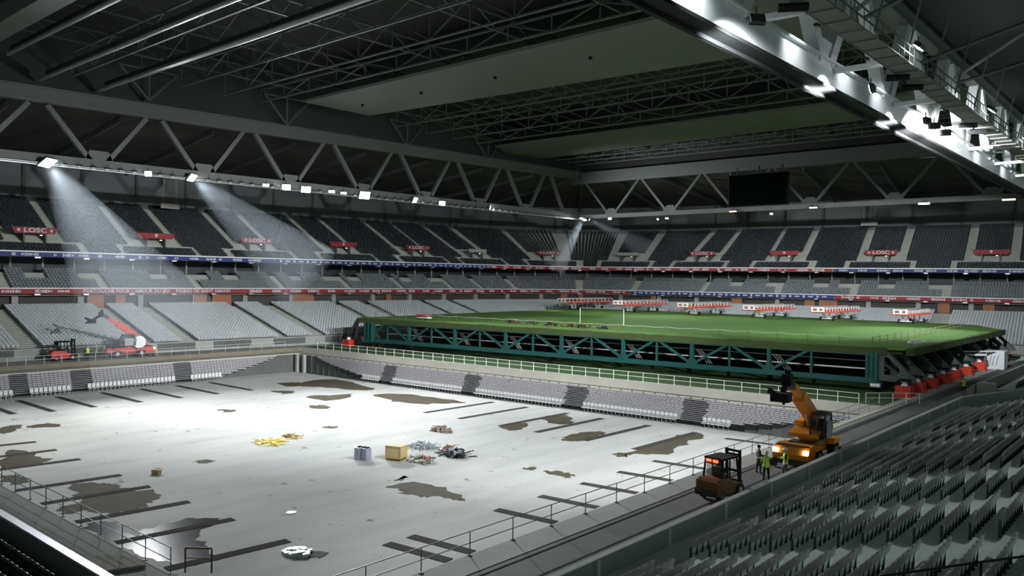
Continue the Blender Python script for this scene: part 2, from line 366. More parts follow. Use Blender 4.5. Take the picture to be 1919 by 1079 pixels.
# dark tracks let into the floor, in four rows
def track(x0, y0, x1, y1, lab, grp):
    b = MB(); b.bar((x0, y0, ZF+.02), (x1, y1, ZF+.02), .78, .012)
    tag(b.build('floor_track', M_track), lab, 'floor track', grp)
nth = ['first', 'second', 'third', 'fourth', 'fifth', 'sixth', 'seventh', 'eighth', 'ninth', 'tenth', 'eleventh', 'twelfth', 'thirteenth', 'fourteenth', 'fifteenth', 'sixteenth', 'seventeenth', 'eighteenth', 'nineteenth', 'twentieth']
def od(n):
    if n <= 20: return nth[n-1]
    t_, u_ = divmod(n, 10)
    if u_ == 0: return {3: 'thirtieth', 4: 'fortieth', 5: 'fiftieth'}[t_]
    return {2: 'twenty', 3: 'thirty', 4: 'forty', 5: 'fifty'}[t_]+'-'+nth[u_-1]
for i, y in enumerate((28.9, 31.5, 35.2, 39.7, 45.2, 50.4, 55.5, 60.6)):
    track(-111.6, y, -100.0 if i > 1 else -101.2, y, 'dark floor track along the far-left folded seats, %s from the left' % nth[i], 'floor tracks on the far-left side')
for i, x in enumerate((-83.5, -78.5, -73.2, -65.2, -60.2, -54.2, -48.3, -42.0)):
    track(x-.4, 20.6 if i else 24, x+.3, 27.8, 'dark floor track by the near-left railing, %s from the left' % nth[i], 'floor tracks on the near-left side')
for i, x in enumerate((-69.8, -64.1, -57.8, -52.8, -46.6, -40.8)):
    track(x, 65, x+.1, 77.0, 'dark floor track in front of the far seats, %s from the left' % nth[i], 'floor tracks on the far side')
for i, y in enumerate((31.7, 33.6, 36.6, 41.5, 46.3, 51.5, 56.7, 62.3, 76.4)):
    if i == 2: continue
    track(-37.0, y-.2, -32.2, y+.3, 'dark floor track by the right-hand railing, %s from the front' % nth[i if i < 2 else i-1], 'floor tracks on the right side')

# ================================================================== FOLDED SEATING IN THE PIT
def folded(name_label, p0, p1, into, ztop, zbot, clipL, clipR, stairs, n=11):
    """stack of closed seat decks between two ground points; into = unit vector towards the pit"""
    p0 = np.array(p0, float); p1 = np.array(p1, float); L = np.linalg.norm(p1-p0); d = (p1-p0)/L; iv = np.array(into, float)
    t = thing('folded_stand', name_label, 'folded stand', (p0[0], p0[1], ZF))
    ang = math.atan2(d[1], d[0])
    decks, backs, flights = MB(), MB(), [MB() for _ in stairs]
    for k in range(n):
        f = k/(n-1); z = ztop-(ztop-zbot)*(f); a = clipL*f**1.3; bb = L-clipR*f**1.3; o = .15+.95*f
        A = p0+d*a+iv*o; B = p0+d*bb+iv*o; h = (ztop-zbot)/n
        def R(m_, s0, s1, zc, w, hh, oo=0.0, mi=0):
            m_.bar((*(A0+d*s0+iv*oo), zc), (*(A0+d*s1+iv*oo), zc), w, hh, mi)
        A0 = p0+iv*o
        decks.bar((*A, z-h*.30), (*B, z-h*.30), .5, h*.22)
        for (s0, s1), stair in zip(stairs, flights): stair.bar((*(A0+d*s0+iv*.06), z-.42*h), (*(A0+d*s1+iv*.06), z-.42*h), .55, h*.34)
        s = a+.3
        while s < bb-.5:
            if not any(q0-.2 < s+.22 < q1+.2 for q0, q1 in stairs):
                backs.bar((*(A0+d*s+iv*.12), z+h*.10), (*(A0+d*(s+.44)+iv*.12), z+h*.10), .10, h*.55)
            s += .52
    # work in world coordinates, then move under the empty
    for mbb, nm, M in [(decks, 'deck', M_seat_fold), (backs, 'seat_back', M_seat_fold)]+[(q, 'stair_flight', mat('folded_stair_grey', (.16, .16, .17), .6)) for q in flights]:
        o = mbb.build(nm, M, t); o.matrix_parent_inverse = Matrix.Translation((-p0[0], -p0[1], -ZF))
        if nm == 'seat_back': o['kind'] = 'stuff'
    return t
uF = np.array([86.3, 4.0]); uF /= np.linalg.norm(uF)
FA = (-109.5, farY(-109.5)-1.0); FB = (-25.5, farY(-25.5)-1.0)
def sF(x): return (x-FA[0])/uF[0]
folded('long grey folded stand closed up against the far side of the pit', FA, FB, (uF[1], -uF[0]), -1.15, -3.3, 13.5, 13.0,
       [(sF(-93.0), sF(-90.6)), (sF(-76.8), sF(-74.4)), (sF(-59.9), sF(-57.2)), (sF(-44.1), sF(-41.6))], n=12)
folded('grey folded stand closed up against the left side of the pit', (PX0-.4, 17), (PX0-.4, 73.5), (1, 0), -1.1, -3.3, 0, 9.5,
       [(18.3, 20.0), (25.2, 27.4), (39.4, 41.6)], n=10)
# white seats standing at the foot of the folded stands
def chair_proto():
    t = thing('folding_seat', 'white plastic seat in the bottom row of the far folded stand', 'seat', (0, 0, ZF), 0, 'white seats along the foot of the far folded stand')
    b = MB(); b.box((0, .18, .88), (.43, .05, .50)); b.box((0, .16, 1.15), (.36, .05, .06)); b.build('backrest', M_seat_white, t)
    b = MB(); b.box((0, -.06, .55), (.42, .42, .06)); b.build('seat_pan', M_seat_white, t)
    b = MB(); b.bar((0, .1, 0), (0, .1, .55), .06); b.bar((0, -.15, .03), (0, .2, .03), .06); b.build('leg', M_steel, t)
    return t
c0 = chair_proto(); first = True
for gi, (x0, x1) in enumerate(((-97.0, -93.2), (-90.4, -77.0), (-74.3, -60.1), (-57.0, -44.4), (-41.4, -38.2))):
    x = x0; si = 0
    while x <= x1+.01:
        c = c0 if first else clone(c0); first = False; si += 1
        c['label'] = 'white seat, %s from left in the %s group below the far folded stand' % (od(si), nth[gi])
        c.location = (x, farY(x)-2.35, ZF); c.rotation_euler = (0, 0, math.atan2(uF[1], uF[0]))
        x += .55
GL = 'white seats along the foot of the left folded stand'
for gi, (y0, y1) in enumerate(((31.0, 34.9), (37.2, 42.0), (44.2, 56.2), (58.6, 63.4))):
    y = y0; si = 0
    while y <= y1:
        c = clone(c0); c.location = (PX0+1.35, y, ZF); c.rotation_euler = (0, 0, PI/2); c['group'] = GL; si += 1
        c['label'] = 'white seat, %s from left in the %s group below the left folded stand' % (od(si), nth[gi])
        y += .55

# ================================================================== RAILINGS
def railing(label, p0, p1, z, step=2.0, h=1.05, M=M_rail, rails=(1.05, .55), r=.03, gap=(), grp=None):
    p0 = np.array(p0, float); p1 = np.array(p1, float); L = np.linalg.norm(p1-p0); d = (p1-p0)/L; n = max(1, int(round(L/step)))
    t = thing('railing', label, 'railing', (p0[0], p0[1], z), 0, grp)
    for i in range(n+1):
        q = d*L*i/n; b = MB(); b.tube((q[0], q[1], 0), (q[0], q[1], h), r*1.15, 6); b.box((q[0], q[1], .02), (.14, .14, .04)); b.build('post', M, t)
    for zz in rails:
        b = MB()
        if gap:
            g0, g1 = gap; b.tube((0, 0, zz), (*(d*g0), zz), r, 6); b.tube((*(d*g1), zz), (*(d*L), zz), r, 6)
        else: b.tube((0, 0, zz), (*(d*L), zz), r, 6)
        b.build('rail', M, t)
    return t
railing('pale metal railing along the far pit beam in front of the turf', (PX0+3, farY(PX0+3)+.2), (-26.2, farY(-26.2)+.2), 0, 2.05, M=mat('white_rail', (.80, .86, .78), .4), r=.03)
railing('grey railing along the right-hand edge of the pit', (PX1+.1, 16.5), (PX1+.1, 81.8), .02, 2.9, r=.022, M=mat('dull_rail_steel', (.22, .23, .23), .5, .3))
railing('grey railing along the near edge of the pit at lower left', (-80, PY0-.05), (-31.2, PY0-.05), 0, 2.2, r=.022, M=mat('dull_rail_steel', (.22, .23, .23), .5, .3))
railing('pale railing beyond the left edge of the pit by the red machines', (PX0-1.3, 18), (PX0-1.3, 76), 0, 2.15, r=.028, M=M_rail)
t = railing('short railing round the stair opening at the far-right pit corner', (-25.8, 84.2), (-21.8, 88.0), 0, 1.3, r=.03)
b = MB(); b.tube((-30.9, 15.8, 0), (-30.9, 15.8, 1.0), .04, 6); b.tube((-30.1, 16.5, 0), (-30.1, 16.5, 1.0), .04, 6); b.tube((-30.9, 15.8, 1.0), (-30.1, 16.5, 1.0), .04, 6); b.tube((-30.9, 15.8, .6), (-30.1, 16.5, .6), .025, 6)
tag(b.build('gate_frame', M_ochre), 'short rusty yellow gate frame at the near corner of the pit', 'gate')

# ================================================================== FAR STANDS
S0, S1 = 8, SMAX-2
LOW_D, LOW_Z, LOW_N, LOW_T, LOW_R = -19.6, 1.25, 25, .86, .20
MID_D, MID_Z, MID_N, MID_T, MID_R = .8, 8.95, 8, .86, .42
UP_D, UP_Z, UP_N, UP_T, UP_R = .6, 15.1, 25, .86, .405
def terr(name, d, z, n, t, r, M, under):
    b = MB(); pr = steps_profile(d, z, n, t, r); e = pr[-1]
    pr2 = pr+[(e[0], e[1]-under), (d, z-r-under)]
    sweep(b, pr2, S0, S1, 3.0, close=True)
    return struct(b.build(name, M))
terr('lower_terrace', LOW_D, LOW_Z, LOW_N, LOW_T, LOW_R, M_steps, .5)['label'] = 'stepped concrete of the lower tier of the far stands'
terr('middle_terrace', MID_D, MID_Z, MID_N, MID_T, MID_R, M_steps, .3)['label'] = 'stepped concrete of the middle tier'
terr('upper_terrace', UP_D, UP_Z, UP_N, UP_T, UP_R, M_steps, .3)['label'] = 'stepped concrete of the steep upper tier'
b = MB(); sweep(b, [(LOW_D-.25, 0), (LOW_D-.25, 1.5), (LOW_D, 1.5), (LOW_D, 0)], S0, S1, close=True)
struct(b.build('stand_front_wall', M_conc), 'pale wall at the foot of the far stands')
# dark openings / dugout panels in the front wall
for i, (a, c) in enumerate(((44, 49.5), (52.5, 66), (68.5, 74.5), (77.5, 84), (88, 94), (98, 103))):
    b = MB(); sweep(b, [(LOW_D-.32, .35), (LOW_D-.32, 1.35), (LOW_D-.22, 1.35), (LOW_D-.22, .35)], a, c, close=True)
    tag(b.build('wall_panel', M_conc_dark), 'dark rectangular panel on the front wall of the left stand, %s from the left' % nth[i], 'panel')
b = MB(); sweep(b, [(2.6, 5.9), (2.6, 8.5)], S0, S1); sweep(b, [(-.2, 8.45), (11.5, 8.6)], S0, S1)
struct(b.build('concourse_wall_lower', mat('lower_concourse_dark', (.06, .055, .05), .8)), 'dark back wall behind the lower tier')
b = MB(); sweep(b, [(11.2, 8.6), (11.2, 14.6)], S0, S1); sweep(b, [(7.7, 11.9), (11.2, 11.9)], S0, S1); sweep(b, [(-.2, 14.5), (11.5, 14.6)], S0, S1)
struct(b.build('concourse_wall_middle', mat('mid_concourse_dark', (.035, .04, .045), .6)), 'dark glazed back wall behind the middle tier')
b = MB(); e = UP_D+UP_N*UP_T+.3; sweep(b, [(e, 24.5), (e, 32.2), (e+.3, 32.2), (e+.3, 24.5)], S0, S1, close=True)
struct(b.build('wall_back', M_wallpanel), 'grey panelled wall above the upper tier')
BACKD = e
# small structures at the back of the lower tier
for i, s in enumerate(np.arange(16, S1-4, 9.65)):
    b = MB(); p = W3(s, 2.2, 7.2); ang = math.atan2(*(nrm(s)[::-1])) ; b.box(p, (.7, .9, 2.7), ang)
    struct(b.build('column', M_conc))
BR = [(66.5, 2.6), (70.5, 1.6), (84.5, 2.2), (88.5, 3.6), (105.5, 4.5), (126, 1.2), (176, 1.8), (180, 1.2), (198, 1.2), (219, 2.4), (235.5, 2.2), (239.5, 3.6), (262, 2.2), (270, 2.0), (285, 4)]
for i, (s, w) in enumerate(BR):
    b = MB(); n_ = nrm(s); ang = math.atan2(n_[1], n_[0]); b.box(W3(s, 1.9, 7.3), (.5, w, 2.3), ang)
    tag(b.build('entrance_block', M_brick), 'terracotta entrance wall under the lower banner, %s from the left' % nth[i], 'wall')
# ---- seats of the far stands
def seat_template(w=.46, hb=.44, zb=.42, th=.06, dp=.40):
    V = []; F = []; MI = []
    def bx(x0, x1, y0, y1, z0, z1):
        k = len(V); V.extend([(x0, y0, z0), (x1, y0, z0), (x1, y1, z0), (x0, y1, z0), (x0, y0, z1), (x1, y0, z1), (x1, y1, z1), (x0, y1, z1)])
        for f in ((0, 3, 2, 1), (4, 5, 6, 7), (0, 1, 5, 4), (1, 2, 6, 5), (2, 3, 7, 6), (3, 0, 4, 7)): F.append([i+k for i in f]); MI.append(0)
    bx(-w/2, w/2, 0, th, zb, zb+hb); bx(-w/2, w/2, -dp, 0, zb-.04, zb+.03)
    return V, F, MI
TPL = seat_template()
LOW_AISLES = [(28.5, 1.3), (51.9, 1.3), (67.0, .9), (74.0, 1.3), (90.0, .9), (97.0, 1.3), (112.5, .9), (119.5, .9), (135, .9), (143, .9), (178, 2.0), (196, .9), (209, .9), (226, 1.0), (243, .9), (262, 1.6), (284, 1.2)]
MID_AISLES = [(s, .8) for s in (53.5, 68.1, 84.1, 100.6, 115.7, 129.2, 143.4, 152.5, 163.1, 179.9, 193.2, 210.5, 228.5, 244.4, 262.3, 285)]
MID_NOTCH = [(s, 1.6) for s in (51.5, 58.4, 66.5, 78.4, 86.1, 91.8, 105.7, 113.5, 119.6, 132.8, 141, 217.5, 226.5, 237.2, 242.5, 250.6, 260.5)]
VOM = [38.5, 58.0, 77.3, 96.6, 116.0, 135.5, 153.2, 173.1, 190.7, 209.4, 229.2, 249.6, 270.1, 290.0]
UP_AISLES = [(v+k, .75) for v in VOM for k in (-3.9, 3.9)]
UP_LOWA = [(v+k, .6) for v in VOM for k in (-6.6, 6.6)]
def rows(name, d, z, n, t, r, M, gaps, label, grp_cat='seats', pitch=.54, extra=None):
    X = []
    for k in range(n):
        dd = d+(k+.62)*t; zz = z+k*r
        S = np.arange(S0+.5, S1-.5, pitch); p = off(S, np.full(len(S), dd))
        seg = np.r_[.54, np.hypot(*np.diff(p, axis=0).T)]
        ok = np.ones(len(S), bool)
        for g, w in gaps(k): ok &= np.abs(S-g) > w
        acc = 0.0
        tn = nrm(S); ang = np.arctan2(-tn[:, 0], tn[:, 1])
        for i in range(len(S)):
            acc += seg[i]
            if acc >= .47:
                acc = 0.0
                if ok[i]: X.append((p[i, 0], p[i, 1], zz, ang[i]))
    o = instance_mesh(name, TPL, [M], X)
    return tag(o, label, grp_cat, kind='stuff')
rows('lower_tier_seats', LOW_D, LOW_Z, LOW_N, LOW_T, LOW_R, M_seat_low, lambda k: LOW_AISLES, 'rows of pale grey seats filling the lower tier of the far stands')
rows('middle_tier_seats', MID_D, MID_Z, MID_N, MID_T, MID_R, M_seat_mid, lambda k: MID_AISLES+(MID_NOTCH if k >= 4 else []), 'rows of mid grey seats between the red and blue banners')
def upg(k):
    g = []
    g += UP_LOWA if k < 4 else UP_AISLES
    if 3 <= k < 4: g = g+[(v, 6.6) for v in VOM]
    if 4 <= k < 9: g = g+[(v, 3.9) for v in VOM]
    return g
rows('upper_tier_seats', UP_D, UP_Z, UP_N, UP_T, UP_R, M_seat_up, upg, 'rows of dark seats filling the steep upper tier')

# ---- banners along the tier edges
def banner(name, z0, z1, runs, label, cat='banner'):
    for i, (a, c, M, words, lab) in enumerate(runs):
        b = MB(); sweep(b, [(-.32, z0), (-.32, z1), (-.2, z1), (-.2, z0)], a, c, 2.0, close=True)
        t = tag(b.build(name, M), lab, cat)
        rs = np.random.RandomState(i+int(z0))
        s = a+1.2; wm = MB()
        for w in words:
            if isinstance(w, tuple):
                txt, sp = w; ss = sp; L = len(txt)*.62*(z1-z0)*.9
                n_ = nrm(ss); ang = math.atan2(-n_[0], n_[1])
                text_obj(txt, (z1-z0)*1.05, M_signwhite, t, W3(ss, -.36, (z0+z1)/2-.02), (PI/2, 0, ang), .01, bold=.015)
        if 'marks' in words:
            while s < c-1.5:
                if any(isinstance(w, tuple) and abs(s-w[1]) < 9 for w in words): s += 1; continue
                L = rs.choice([.5, 1.6, 2.4]); x = s
                while x < s+L:      # short irregular strokes like small lettering
                    h = rs.uniform(.35, .75)*(z1-z0); cw = rs.uniform(.12, .3); p = W3(x, -.35, (z0+z1)/2); n_ = nrm(x); an = math.atan2(n_[1], n_[0])
                    wm.box(p, (.05, cw, h), an); x += cw+.08
                s += L+rs.choice([.8, 1.4, 2.2])
            if wm.n: wm.build('lettering', M_signwhite, t)
        if 'dots' in words:
            while s < c-.8:
                p = W3(s, -.35, (z0+z1)/2); n_ = nrm(s); wm.box(p, (.05, .42, (z1-z0)*.62), math.atan2(n_[1], n_[0]))
                p = W3(s+1.45, -.35, (z0+z1)/2); n_ = nrm(s+1.45); wm.box(p, (.05, 1.0, (z1-z0)*.34), math.atan2(n_[1], n_[0])); s += 2.9
            if wm.n: wm.build('lettering', M_signwhite, t)
banner('banner', 8.55, 9.35, [
    (S0, 116, M_redsign, ['marks', ("PARTOUCHE POUR L'AMOUR DU JEU", 71.0), ('PASINO DE SAINT AMAND', 84.2)], 'red banner with white slogans along the edge of the middle tier at left'),
    (116.2, 152, M_redsign, ['marks'], 'faded red banner on the middle tier edge left of the corner'),
    (152.2, 192.5, M_redsign, ['marks'], 'red banner with few marks round the far corner, lower line'),
    (192.8, 241, M_bluesign, ['dots'], 'blue banner with white dashes on the middle tier edge behind the raised pitch'),
    (241.3, S1, M_redsign, ['marks'], 'red banner on the middle tier edge at far right')], '')
banner('banner', 14.45, 15.15, [
    (S0, 98, M_bluesign, ['marks'], 'blue banner with white script along the upper tier at left'),
    (98.2, 152.5, M_bluesign, ['dots'], 'blue banner with white squares along the upper tier left of the corner'),
    (152.8, 240.5, M_redsign, ['marks'], 'pale red banner along the upper tier round the far corner'),
    (240.8, S1, M_bluesign, ['marks'], 'blue banner along the upper tier at right')], '')
for nm, z in (('lower', 9.5), ('upper', 15.35)):
    b = MB(); sweep(b, [(-.3, z-.18), (-.3, z), (.05, z), (.05, z-.18)], S0, S1, 2.0, close=True)
    struct(b.build('trim_tier_%s' % nm, M_white), 'pale rail cap above the %s line of banners' % nm)
b = MB()
for s in np.arange(14, S1-3, 7.2):
    for z in (8.42, 14.32):
        n_ = nrm(s); b.box(W3(s, .0, z), (.9, .8, .22), math.atan2(n_[1], n_[0]))
struct(b.build('soffit_lamps_housing', M_steel))
b = MB()
for s in np.arange(12, S1-3, 4.83):
    p = W3(s, 8.4, 13.2); b.tube((p[0], p[1], 12), (p[0], p[1], 14.5), .16, 6)
struct(b.build('concourse_posts', M_conc))
b = MB()
for s in np.arange(12.5, S1-3, 9.65):
    p = W3(s, BACKD-.25, 29); b.tube((p[0], p[1], 25.2), (p[0], p[1], 32), .32, 6)
struct(b.build('wall_posts', M_conc_dark))

# ---- vomitories (entrances) of the upper tier, with red boards
def vomitory(i, s, word):
    n_ = nrm(s); ang = math.atan2(-n_[0], n_[1]); p = W3(s, 4.0, UP_Z+3*UP_R)
    kind = {'crest': 'a small white crest', 'LOSC': 'white LOSC lettering', None: 'no red board'}[word]
    t = thing('tier_entrance', 'upper tier entrance with %s, %s from the left' % (kind, nth[i]), 'stadium entrance', p, ang)
    b = MB()
    b.box((-1.6, 2.2, 1.0), (.25, 4.2, 2.0)); b.box((1.6, 2.2, 1.0), (.25, 4.2, 2.0)); b.box((0, 3.9, .9), (3.0, .2, 1.8)); b.box((0, 2.3, 2.1), (4.4, 3.9, .2))
    b.box((0, -1.0, -.6), (3.0, 2.8, .15)); b.build('surround', M_conc_dark, t)
    b = MB(); b.box((-4.3, -.2, .15), (4.6, .22, .85)); b.prism([(-6.6, -.3, -.27), (-7.7, -.3, -.27), (-6.6, -.3, .57)], (0, .2, 0)); b.build('parapet', M_steps, t)
    b = MB(); b.box((3.7, -.2, .15), (4.2, .22, .85)); b.prism([(5.8, -.3, -.27), (6.9, -.3, -.27), (5.8, -.3, .57)], (0, .2, 0)); b.build('parapet', M_steps, t)
    if word:
        b = MB(); b.prism([(-2.9, .15, 2.0), (2.9, .15, 2.0), (3.4, .15, 3.0), (-3.4, .15, 3.0)], (0, .25, 0)); bo = b.build('signboard', M_redsign, t)
        if word == 'LOSC':
            text_obj('LOSC', 1.02, M_signwhite, bo, (0, .10, 2.5), (PI/2, 0, 0), .02, sx=1.35, bold=.03)
            for x in (-2.4, 2.4):
                b = MB(); b.prism([(x-.2, .06, 2.75), (x+.2, .06, 2.75), (x+.2, .06, 2.4), (x, .06, 2.2), (x-.2, .06, 2.4)], (0, .06, 0)); b.build('crest', M_signwhite, bo)
        else:
            b = MB(); b.prism([(-.25, .06, 2.85), (.25, .06, 2.85), (.25, .06, 2.45), (0, .06, 2.2), (-.25, .06, 2.45)], (0, .06, 0)); b.build('crest', M_signwhite, bo)
    else:
        b = MB(); b.box((0, .2, 2.4), (5.4, .25, .8)); b.build('lintel', M_conc, t)
    b = MB(); b.box((1.0, .6, 1.75), (.36, .1, .14)); b.build('entrance_lamp', mat('entrance_lamp', (1, 1, 1), emit=(1, .8, .75), estr=1.6), t)
for i, (s, w) in enumerate(zip(VOM, (None, 'LOSC', 'crest', 'LOSC', 'crest', 'LOSC', None, 'LOSC', None, 'LOSC', 'crest', 'LOSC', 'crest', 'LOSC'))):
    vomitory(i, s, w)

# ================================================================== NEAR STANDS
NX0, NPX, NZ0, NR, NN = -16.4, .85, .42, .262, 18
def near_terrace(y0, y1, name, lab=None):
    b = MB(); P = [(NX0-1.3, -.2), (NX0-1.3, NZ0)]
    for k in range(NN):
        x = NX0-.05+(k+.75)*NPX
        P += [(x, NZ0+k*NR), (x, NZ0+(k+1)*NR)]
    P += [(NX0+NN*NPX+1.0, NZ0+NN*NR), (NX0+NN*NPX+1.0, -.2)]
    b.prism([(x, y0, z) for x, z in P], (0, y1-y0, 0)); return struct(b.build(name, mat('near_terrace_concrete', (.42, .49, .45), .85, noise=(.6, .25, (.34, .40, .365)))), lab)
near_terrace(-6, 86.5, 'near_terrace', 'stepped concrete of the near right stand')
near_terrace(103, 150, 'near_terrace_far', 'stepped concrete of the far block of the right stand')
b = MB(); b.box((-17.75, 40.6, .6), (.22, 93.4, 1.2)); b.prism([(-17.86, 87.2, 0), (-17.64, 87.2, 0), (-13.6, 101, 0), (-13.9, 101, 0)], (0, 0, 1.2))
struct(b.build('wall_right_stand', mat('stand_wall', (.19, .205, .20), .6)), 'grey parapet between the walkway and the near right stand')
b = MB(); b.box((-17.78, 40.6, 1.215), (.30, 93.4, .05)); b.prism([(-17.9, 87.2, 1.19), (-17.6, 87.2, 1.19), (-13.55, 101, 1.19), (-13.9, 101, 1.19)], (0, 0, .05))
for y in np.arange(4, 86, 5.4): b.box((-17.6, y, .6), (.1, .16, 1.2))
struct(b.build('trim_parapet', mat('parapet_cap', (.42, .45, .43), .4)), 'pale cap and posts of the parapet')
b = MB(); b.box((-18.9, 124, .6), (.2, 54, 1.2)); b.box((-18.9, 124, 1.22), (.28, 54, .05)); struct(b.build('wall_right_stand_far', M_conc))
b = MB(); b.bar((-17.9, 90.4, .35), (-16.9, 96, .35), .25, .7); tag(b.build('road_barrier', M_red), 'low red barrier beside the bend of the parapet', 'barrier')
b = MB(); b.box((-17.9, 99, .75), (1.6, 2.0, 1.5)); tag(b.build('crate_block', M_conc_light), 'pale block beyond the low red barrier', 'block')
BLK = [(10, 27.2), (30.0, 34.6), (37.5, 42.4), (45.3, 57.2), (60.0, 64.5), (67.4, 78.9), (104.5, 114), (117, 130), (133, 146)]
pts = []; ids = []
for k in range(NN):
    x = NX0+.55+k*NPX-.15; z = NZ0+k*NR
    for bi, (y0, y1) in enumerate(BLK):
        n = int((y1-y0)/.5)
        for j in range(n):
            if k >= 12 and y0+.25+j*.5 < 21.2: continue
            pts.append((x, y0+.25+j*.5, z)); ids.append((k, bi, j))
pts = np.array(pts)
def proj(P):
    d = np.asarray(P, float)-np.array([0, 0, CH]); R_, U_, F_ = (np.array(v) for v in (_R, _U, _F))
    z = d@F_; return 959.5+CF*(d@R_)/z, 539.5-CF*(d@U_)/z, z
px_, py_, pz_ = proj(pts+np.array([0, 0, .6]))
vis = (pz_ > 1) & (px_ > -20) & (px_ < 1939) & (py_ < 1090) & (py_ > 0)
dist = np.linalg.norm(pts-np.array([0, 0, CH]), axis=1)
cand = np.where(vis)[0]; cand = cand[np.argsort(dist[cand])]; near_ids = set(cand[:300].tolist())
t0 = thing('stadium_seat', 'tip-up grey seat in the nearest rows of the right stand', 'seat', (0, 0, 0), 0, 'nearest grey seats of the right stand')
def rplate(b, w, h, z0, y0, y1, r=.09):
    P = [(-w/2, z0), (w/2, z0), (w/2, z0+h-r), (w/2-r*.3, z0+h-r*.3), (w/2-r, z0+h), (-w/2+r, z0+h), (-w/2+r*.3, z0+h-r*.3), (-w/2, z0+h-r)]
    b.prism([(x, y0+(z-z0)*.18, z) for x, z in P], (0, y1-y0, 0))
b = MB(); rplate(b, .47, .34, .52, .0, .04); b.box((0, .075, .83), (.38, .06, .045)); b.build('backrest', M_seat_near, t0)
b = MB(); rplate(b, .34, .40, .20, -.07, -.02, r=.05); b.build('seat_pan', M_seat_pan, t0)
b = MB(); b.box((.226, -.02, .28), (.042, .09, .56)); b.box((.18, -.02, .015), (.12, .12, .03)); b.box((0, -.04, .24), (.46, .05, .05)); b.build('leg', M_dark, t0)
first = True; rest = []
for i, p in enumerate(pts):
    if i in near_ids:
        c = t0 if first else clone(t0); first = False
        c.location = tuple(p); c.rotation_euler = (0, 0, -PI/2)
        c['label'] = 'grey tip-up seat, %s along the %s row of the %s block from the near end' % (od(ids[i][2]+1), od(ids[i][0]+1), nth[ids[i][1]])
    elif vis[i] or dist[i] < 40 or True:
        rest.append((p[0], p[1], p[2], -PI/2))
def near_tpl():
    V = []; F = []; MI = []
    def bx(c, d, mi, sh=0):
        k = len(V); x, y, z = c; a, b_, h = d[0]/2, d[1]/2, d[2]/2
        for dz in (-h, h):
            for dx, dy in ((-a, -b_), (a, -b_), (a, b_), (-a, b_)): V.append((x+dx, y+dy+(dz+h)*sh, z+dz))
        for f in ((0, 3, 2, 1), (4, 5, 6, 7), (0, 1, 5, 4), (1, 2, 6, 5), (2, 3, 7, 6), (3, 0, 4, 7)): F.append([i+k for i in f]); MI.append(mi)
    bx((0, .02, .67), (.47, .04, .30), 0, .18); bx((0, .085, .84), (.38, .05, .05), 0, .18)
    bx((0, -.045, .40), (.34, .045, .40), 1, .18); bx((.226, -.02, .28), (.042, .09, .56), 2)
    return V, F, MI
o = instance_mesh('right_stand_seats', near_tpl(), [M_seat_near, M_seat_pan, M_dark], rest)
tag(o, 'rows of tip-up grey seats farther up and along the right stand', 'seats', kind='stuff')
# near end stand, lower-left corner
b = MB(); P = [(12.3, -.2), (12.3, .2)]
for k in range(12): y = 11.6-(k+.7)*.85; P += [(y, .2+k*.262), (y, .2+(k+1)*.262)]
P += [(.5, .2+12*.262), (.5, -.2)]
b.prism([(-70, y, z) for y, z in P], (48, 0, 0)); struct(b.build('end_terrace', mat('end_terrace_concrete', (.05, .055, .055), .8)), 'dark stepped concrete in the lower-left corner')
b = MB(); b.box((-46, 12.2, .55), (56, .2, 1.1)); struct(b.build('wall_end_stand', M_conc_dark), 'dark parapet at the lower left')
b = MB(); b.box((-46, 12.2, 1.15), (56, .34, .10)); struct(b.build('trim_end_parapet', mat('polished_cap', (.9, .9, .95), .42, 1.0)), 'shining white cap of the lower-left parapet')
X = []
for k in range(12):
    for j in range(90): X.append((-68+.5*j, 11.6-.5-k*.85+.1, .2+k*.262, PI))
o = instance_mesh('end_stand_seats', near_tpl(), [mat('end_seat_plastic', (.05, .055, .06), .3), mat('end_seat_pan', (.06, .075, .075), .35), M_dark], X)
tag(o, 'dark seats below the white-capped parapet in the lower-left corner', 'seats', kind='stuff')
b = MB(); b.prism([(-35.0, 12.9, .02), (-33.3, 13.0, .02), (-32.6, 15.0, .02), (-34.0, 15.2, .02), (-35.1, 14.2, .02)], (0, 0, .10))
tag(b.build('sand_patch', mat('pale_sand', (.40, .37, .30), .9, noise=(4, .3, (.32, .29, .23)), bump=.5)), 'pale patch of sand on the walkway by the lower-left railing', 'sand')
# dark handrail of the gangway, bottom right corner
t = thing('handrail', 'thin black handrail with one post in the bottom right corner', 'handrail', (-8.0, 10.2, 5.0))
b = MB(); A, B = Vector((-8.4, 8.6, 6.62)), Vector((-2.6, 16.4, 6.95)); Q = None
b = MB()
R0 = [(-7.6, 18.8, 4.5), (-5.7, 20.1, 5.1), (-4.7, 20.45, 5.42), (-3.8, 20.75, 5.72), (-3.0, 20.9, 6.0), (-1.5, 21.1, 6.45)]
for p, q in zip(R0[:-1], R0[1:]): b.tube(p, q, .028, 8)
o = b.build('rail', M_black, t); o.matrix_parent_inverse = Matrix.Translation((8.0, -10.2, -5.0))
b = MB(); b.tube((-3.8, 20.75, 4.2), (-3.8, 20.75, 5.72), .035, 8); o = b.build('post', M_black, t); o.matrix_parent_inverse = Matrix.Translation((8.0, -10.2, -5.0))

